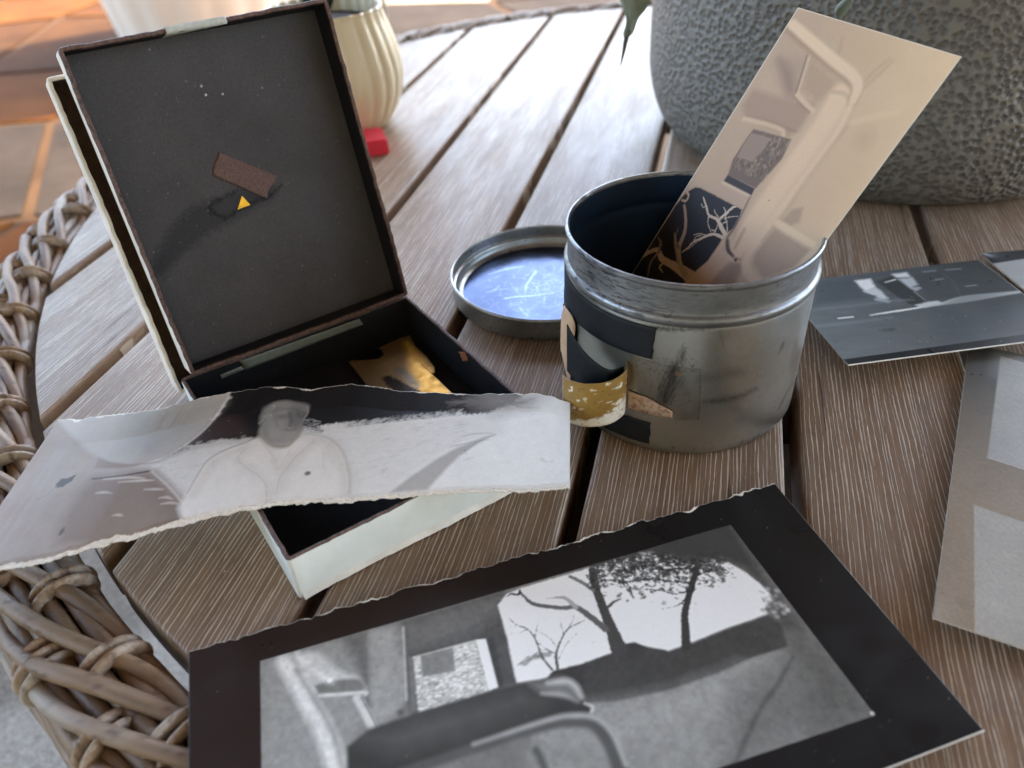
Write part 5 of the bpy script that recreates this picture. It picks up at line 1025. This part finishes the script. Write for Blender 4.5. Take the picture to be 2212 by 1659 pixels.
def build_side_prints():
    # dark street print
    z0 = .010; a, e, f = rect_axes((1836, 789), (2212, 740), (2115, 562), z0); Wd, Hd = .1085, .0722
    nu, nv = 420, 280; U, Vv = np.meshgrid(np.linspace(-.0008, Wd, nu), np.linspace(0, Hd, nv)); U = U.ravel(); Vv = Vv.ravel()
    P = a+U[:, None]*e+Vv[:, None]*f; V2 = P[:, :2]; T = flatT(z0)
    pt = Paint(V2, T, (96, 104, 112)); pt.grade((1780, 700), (2200, 600), (112, 119, 124), (66, 71, 74)); pt.c *= (.86+.28*fbm(V2*np.array([.4, 1.4]), 220, 3))[:, None]
    wh = (222, 228, 232)
    pt.poly(crop7((180, 430), (520, 400), (600, 480), (700, 590), (560, 600), (300, 640), (130, 660)), (84, 92, 100), .002, .7)
    pt.poly(crop7((540, 415), (690, 395), (740, 480), (650, 520), (600, 480)), (236, 240, 242), .0009, rough=.0003); pt.poly(crop7((620, 515), (740, 480), (790, 510), (860, 585), (790, 600), (740, 560), (660, 535)), (206, 212, 216), .0009, rough=.0004)
    pt.poly(crop7((720, 590), (780, 575), (890, 610), (860, 630), (740, 605)), (176, 184, 190), .0006, .8, rough=.0004)
    pt.poly(crop7((740, 420), (900, 370), (1220, 600), (1150, 660), (1060, 640)), (62, 68, 70), .0008, .9)
    pt.poly(crop7((895, 352), (1040, 335), (1075, 380), (940, 385)), (226, 232, 236), .0009, rough=.0003); pt.poly(crop7((960, 400), (1100, 385), (1150, 450), (1080, 490), (1020, 445)), (196, 204, 210), .0009, .95, rough=.0004); pt.poly(crop7((1080, 490), (1170, 470), (1190, 490), (1130, 515)), (176, 184, 190), .0005, .9, rough=.0004)
    pt.stroke(crop7((1110, 520), (1220, 605)), 1.4, (190, 198, 204), .0003, .8, curve=False); pt.stroke(crop7((835, 432), (930, 405)), [3, 4], (240, 242, 244), .0003, curve=False)
    pt.poly(crop7((1120, 370), (1700, 260), (2080, 480), (1600, 570), (1250, 600)), (76, 82, 86), .002, .6)
    for q in [((1200, 330), (1320, 320)), ((1295, 412), (1390, 398)), ((1615, 470), (1710, 458)), ((1420, 312), (1560, 300))]: pt.stroke(crop7(*q), 2.4, (190, 198, 204), .0006, .7, curve=False)
    pt.stroke(crop7((1380, 340), (1480, 420), (1560, 560)), 1, (130, 138, 144), .0004, .5)
    pt.stroke(crop7((690, 748), (900, 715), (1130, 680), (1280, 650)), [3, 6, 6, 8], (240, 243, 244), .0004, .95, rough=.0002); pt.poly(crop7((1120, 650), (1250, 620), (1350, 610), (1400, 640), (1200, 680)), (214, 220, 224), .0006, .9, rough=.0005)
    for k in range(7): pt.stroke(crop7((1200+k*30, 670-k*6), (1600, 620-k*9), (2150, 520-k*2+6)), [3, 2.6, 3], (196, 204, 210), .0006, .55)
    pt.stroke(crop7((130, 700), (500, 660), (900, 610), (1100, 600)), [6, 4, 4, 2], (136, 146, 156), .0015, .6); pt.stroke(crop7((385, 778), (520, 765)), 5, (226, 230, 234), .0004, curve=False)
    pt.stroke(crop7((150, 860), (500, 820), (900, 770)), [3, 5, 3], (140, 150, 160), .0014, .6); pt.poly(crop7((770, 895), (900, 870), (940, 885), (880, 905)), (60, 66, 72), .0008, .7, rough=.0006)
    pt.poly(crop7((1300, 700), (2100, 620), (2400, 700), (1400, 1000)), (82, 90, 98), .006, .6)
    bm = np.clip((.0052-Vv-.002*np.clip(U/Wd, 0, 1)*-1-.0)/.0003+.5, 0, 1); bm = np.clip((.0046+.0015*U/Wd-Vv)/.0003+.5, 0, 1); pt.c = pt.c*(1-bm[:, None])+lin((34, 38, 42))*bm[:, None]
    wm = np.clip((.0006-Vv)/.00012+.5, 0, 1); pt.c = pt.c*(1-wm[:, None])+lin((232, 230, 226))*wm[:, None]
    lm_ = np.clip((.0003-np.minimum(U+.0008, Wd-U))/.0001+.5, 0, 1)*.6; pt.c = pt.c*(1-lm_[:, None])+lin((150, 156, 160))*lm_[:, None]
    J = np.random.RandomState(8)
    for k in range(16): pt.spot((J.uniform(1900, 2200), J.uniform(640, 740)), .8, (220, 222, 224), .0002, .7)
    pt.grain(.03, 3800)
    z = .0075+.0045*np.exp(-U/.03)+.0015*np.sin(np.pi*Vv/Hd)-.001*U/Wd; P = raise_along(P, z)
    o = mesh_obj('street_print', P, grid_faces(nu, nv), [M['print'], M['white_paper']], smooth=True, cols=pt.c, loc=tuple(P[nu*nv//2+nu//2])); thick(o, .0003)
    tag(o, 'dark blue grey street photo print lying behind and to the right of the tin', 'photo print')
    # grey print with two pale frames
    z0 = .0042; a, e, f = rect_axes((2015, 1335), (2090, 765), (2212, 1412), z0); Wd = float(np.linalg.norm(at(2090, 740, z0)-a)); Hd = .11
    nu, nv = 330, 240; U, Vv = np.meshgrid(np.linspace(0, Wd, nu), np.linspace(0, Hd, nv)); U = U.ravel(); Vv = Vv.ravel()
    P = a+U[:, None]*e+Vv[:, None]*f; V2 = P[:, :2]; T = flatT(z0)
    pt = Paint(V2, T, (118, 110, 100)); pt.grade((2100, 800), (2030, 1050), (66, 65, 62), (134, 120, 104))
    pt.poly(crop6((2085, 680), (2212, 715), (2600, 790), (2600, 1450), (2212, 1290), (2015, 1228)), (150, 150, 148), .0003)
    pt.poly(crop6((2085, 680), (2600, 790), (2600, 960), (2080, 780)), (140, 143, 142), .006, .7); pt.stroke(crop6((2015, 1228), (2110, 1258), (2212, 1290)), 2, (196, 192, 184), .0003, .8)
    pt.poly(cropC((1945, 240), (2212, 332), (2700, 500), (2700, 1260), (2212, 1040), (1950, 935)), (158, 155, 150), .0003)
    pt.stroke(cropC((1945, 242), (1948, 600), (1950, 935)), 1.4, (182, 176, 166), .0003, .7); pt.c *= (.93+.14*fbm(V2, 160, 3))[:, None]
    pt.grain(.11, 2400)
    ed = np.minimum(U, Vv); wm = np.clip((.0004-ed)/.00012+.5, 0, 1)*.7; pt.c = pt.c*(1-wm[:, None])+lin((190, 180, 166))*wm[:, None]
    z = .0035+.0028*np.exp(-np.hypot(U, Vv)/.025)+.0018*np.exp(-Vv/.03)*.5; z = z*np.interp(U, [Wd-.03, Wd], [1, .8])
    P = raise_along(P, z); F = grid_faces(nu, nv); q = P[F[0]]
    if np.cross(q[1]-q[0], q[2]-q[0])[2] < 0: F = F[:, ::-1]
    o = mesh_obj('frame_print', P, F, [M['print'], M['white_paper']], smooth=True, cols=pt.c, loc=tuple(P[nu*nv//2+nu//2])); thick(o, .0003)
    tag(o, 'grey brown print with two pale rectangles, cut off by the right side of the photo', 'photo print')
    # black bordered print under the street print
    z0 = .0045; a, e, f = rect_axes((2118, 547), (2330, 530), (2330, 740), z0)
    nu, nv = 160, 140; U, Vv = np.meshgrid(np.linspace(0, .10, nu), np.linspace(0, .055, nv)); U = U.ravel(); Vv = Vv.ravel()
    P = a+U[:, None]*e+Vv[:, None]*f; V2 = P[:, :2]; pt = Paint(V2, flatT(z0), (40, 43, 46))
    pt.poly(crop7((1828, 258), (2172, 205), (2700, 130), (3000, 700), (2300, 700)), (178, 184, 190), .0003); pt.stroke(crop7((2050, 500), (2172, 470), (2400, 420)), [4, 6, 6], (212, 216, 220), .001, .7); pt.c *= (.9+.2*fbm(V2*np.array([.3, 1]), 300, 3))[:, None]
    z = .0032+.004*np.exp(-np.hypot(U, Vv)/.008)+.0012*np.exp(-Vv/.01); P = raise_along(P, z); F = grid_faces(nu, nv); q = P[F[0]]
    if np.cross(q[1]-q[0], q[2]-q[0])[2] < 0: F = F[:, ::-1]
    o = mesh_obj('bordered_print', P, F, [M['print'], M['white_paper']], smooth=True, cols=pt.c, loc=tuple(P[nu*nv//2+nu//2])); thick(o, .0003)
    tag(o, 'black bordered pale print with a curled corner, partly under the dark street print', 'photo print')
build_side_prints()

# ------------------------------------------------------------------ planters, plant, red block
def build_background():
    c = (.284, .587); pot = thing('stone_planter', 'large round grey planter with a bubbled glaze behind the tin', 'planter', (*c, 0))
    r0, Rr, h = .1413, .1698, .0589; zz = list(h*(1-np.cos(np.linspace(0, np.pi/2, 16))))+list(np.linspace(.068, .205, 14))
    prof = [(.0, .0012), (r0-.012, .0012), (r0-.006, .0002)]+[(r0+(Rr-r0)*math.sqrt(max(0, 1-(1-min(z, h)/h)**2)) if z < h else Rr-.0*(z-h), z) for z in zz]+[(.1695, .212), (.166, .216), (.160, .215), (.157, .21), (.157, .18)]
    t = NT('bubbled_glaze'); v = t.coords(); tc = t.n('ShaderNodeTexCoord')
    def vor(s, feat='F1'):
        n = t.n('ShaderNodeTexVoronoi'); n.feature = feat; n.inputs['Scale'].default_value = s; n.inputs['Randomness'].default_value = 1; t.l(v, n.inputs['Vector']); return n.outputs['Distance']
    d1 = t.ramp(vor(270), [(.0, G(1)), (.3, G(.92)), (.55, G(.25)), (.72, G(0))]); d2 = t.ramp(vor(130), [(.0, G(1)), (.35, G(.93)), (.55, G(.3)), (.7, G(0))]); 
    sep = t.n('ShaderNodeSeparateXYZ'); t.l(v, sep.inputs[0])
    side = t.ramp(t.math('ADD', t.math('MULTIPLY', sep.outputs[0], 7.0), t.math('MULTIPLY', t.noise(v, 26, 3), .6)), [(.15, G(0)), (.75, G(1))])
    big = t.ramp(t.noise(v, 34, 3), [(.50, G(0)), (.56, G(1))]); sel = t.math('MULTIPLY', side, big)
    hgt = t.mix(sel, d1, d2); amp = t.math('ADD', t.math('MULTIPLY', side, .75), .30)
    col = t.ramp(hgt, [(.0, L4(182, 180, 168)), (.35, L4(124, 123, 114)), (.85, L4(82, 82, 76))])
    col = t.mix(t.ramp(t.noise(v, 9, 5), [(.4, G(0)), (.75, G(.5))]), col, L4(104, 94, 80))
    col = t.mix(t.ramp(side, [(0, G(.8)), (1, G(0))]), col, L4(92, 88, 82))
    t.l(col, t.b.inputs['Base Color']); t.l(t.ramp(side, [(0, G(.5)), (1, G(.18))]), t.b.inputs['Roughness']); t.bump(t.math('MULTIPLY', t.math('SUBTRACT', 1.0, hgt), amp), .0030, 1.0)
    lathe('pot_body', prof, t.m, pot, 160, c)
    lathe('soil', [(.1569, .196), (0, .199)], M['soil'], pot, 64, c)
    # agave leaves hanging over the rim
    pl = thing('agave', 'grey green agave with spined leaves growing in the big grey planter', 'plant', (*c, .197))
    def leaf(base, mid, tip, wd, spine=.02, twist=0):
        q = spline([base, mid, tip] if mid is not None else list(base)+[tip], 14); n = len(q); s = np.linspace(0, 1, n); T_ = np.gradient(q, axis=0); T_ /= np.linalg.norm(T_, axis=1)[:, None]
        S = np.cross(T_, [math.sin(twist), 0, math.cos(twist)]); S /= np.linalg.norm(S, axis=1)[:, None]; Nn = np.cross(S, T_)
        wv = wd*np.sqrt(np.clip(1-s, 0, 1))*(.75+.25*np.sin(np.pi*s))+.0004; cols_ = []; V = []
        for j in range(9):
            f = j/8*2-1; V.append(q+S*(wv*f)[:, None]+Nn*(wv*.38*f*f)[:, None])
        V = np.concatenate(V); o = mesh_obj('leaf', V, grid_faces(n, 9), M['leaf'], pl, smooth=True); m = o.modifiers.new('thickness', 'SOLIDIFY'); m.thickness = .0022; m.offset = 0
        a = q[-1]; b = a+T_[-1]*spine; V, F = tube_mesh(np.array([a-T_[-1]*.004, a, a*.5+b*.5+[0, 0, -.0004], b]), [.0016, .0012, .0007, .0001], 8); mesh_obj('spine', V, F, M['spine'], o, smooth=True)
    def pp(p, y): d = FW*CAM_F+(p[0]-1106)*RT-(p[1]-829.5)*UP; return CAM+d*(y/d[1])
    leaf([(.20, .55, .20), (.16, .50, .248), (.112, .455, .222), tuple(pp((1385, -60), .435))], None, tuple(pp((1353, 82), .43)), .0200, .014, .3)
    leaf([(.27, .53, .20), (.25, .46, .255), (.225, .41, .235), tuple(pp((1885, -80), .39))], None, tuple(pp((1812, 46), .40)), .019, .006, -.5)
    for k in range(7):
        an = 2.6+k*.75; r1 = .17; leaf((c[0]+.02*math.cos(an), c[1]+.02*math.sin(an), .2), (c[0]+.10*math.cos(an), c[1]+.10*math.sin(an), .29), (c[0]+r1*math.cos(an), c[1]+r1*math.sin(an), .34+.02*(k % 3)), .016, .014)
    # cream fluted planter
    c = (-.1275, .648); cp_ = thing('fluted_planter', 'cream fluted ceramic planter behind the standing box lid', 'planter', (*c, 0))
    def fl(r, z, a): return r+(.0016*np.abs(np.cos(a*13+z*6))-.0016)*np.clip(z/.01, 0, 1)*(r > .03), z+0*a
    prof = [(0, .0008), (.032, .0008), (.036, .0004), (.040, .003), (.0475, .014), (.0535, .028), (.0553, .040), (.0545, .052), (.051, .066), (.047, .078), (.0445, .086), (.0450, .0885), (.0440, .0898), (.0425, .089), (.0415, .085), (.0415, .07)]
    lathe('pot_body', prof, M['cream_glaze'], cp_, 260, c, fn=fl); lathe('soil', [(.0414, .078), (0, .081)], M['soil'], cp_, 48, c)
    lf = mat_simple('dark_green_leaf', (54, 66, 52), .5, var=.3)
    for k in range(16):
        an = k*2.4; r1 = .02+.03*((k*7) % 5)/5; q = spline([(c[0], c[1], .08), (c[0]+r1*.5*math.cos(an), c[1]+r1*.5*math.sin(an), .105), (c[0]+r1*math.cos(an), c[1]+r1*math.sin(an), .112+.012*(k % 3))], 5); n = len(q)
        S = np.array([-math.sin(an), math.cos(an), 0]); wv = .008*np.sin(np.linspace(.15, 3.1, n)); V = np.concatenate([q+S*(wv*f)[:, None] for f in (-1, 0, 1)]); mesh_obj('leaf', V, grid_faces(n, 3), lf, cp_, smooth=True)
    # red block
    ctr = at(806, 330, 0); rb = thing('red_block', 'small bright red box lying beside the cream fluted planter', 'box', (ctr[0]-.008, ctr[1], 0)); 
    import bmesh
    bm = bmesh.new(); bmesh.ops.create_cube(bm, size=1); bmesh.ops.scale(bm, vec=(.036, .030, .0115), verts=bm.verts); bmesh.ops.bevel(bm, geom=bm.edges[:]+bm.verts[:], offset=.0012, segments=2, affect='EDGES')
    me = bpy.data.meshes.new('case'); bm.to_mesh(me); me.materials.append(M['red']); o = link(bpy.data.objects.new('case', me)); o.parent = rb; o.location = (0, .004, .006); o.rotation_euler = (0, 0, .25)
    # tall cream planter on the patio
    c = (-.99, 3.02); pl2 = thing('tall_planter', 'blurred tall cream planter standing on the patio behind the box', 'planter', (*c, -.45))
    def fl2(r, z, a): return r+.010*np.abs(np.cos(a*9))*(r > .2), z+0*a
    lathe('pot_body', [(0, -.449), (.28, -.449), (.30, -.44), (.345, -.2), (.40, .1), (.43, .3), (.45, .42), (.46, .45), (.44, .46), (.42, .44), (.41, .38)], M['column'], pl2, 140, c, fn=fl2); lathe('soil', [(.42, .40), (0, .41)], M['soil'], pl2, 32, c)
    # grey post behind the table rim
    b = at(838, 74, -.45); p0 = thing('post', 'blurred grey wooden post beyond the far table edge', 'post', tuple(b)); V, F = tube_mesh([b+[0, 0, .001], b+[0, 0, .5], b+[0.02, 0, 1.0]], [.05, .045, .04], 12); mesh_obj('shaft', V, F, mat_simple('grey_wood', (120, 112, 104), .7), p0, smooth=True)
build_background()
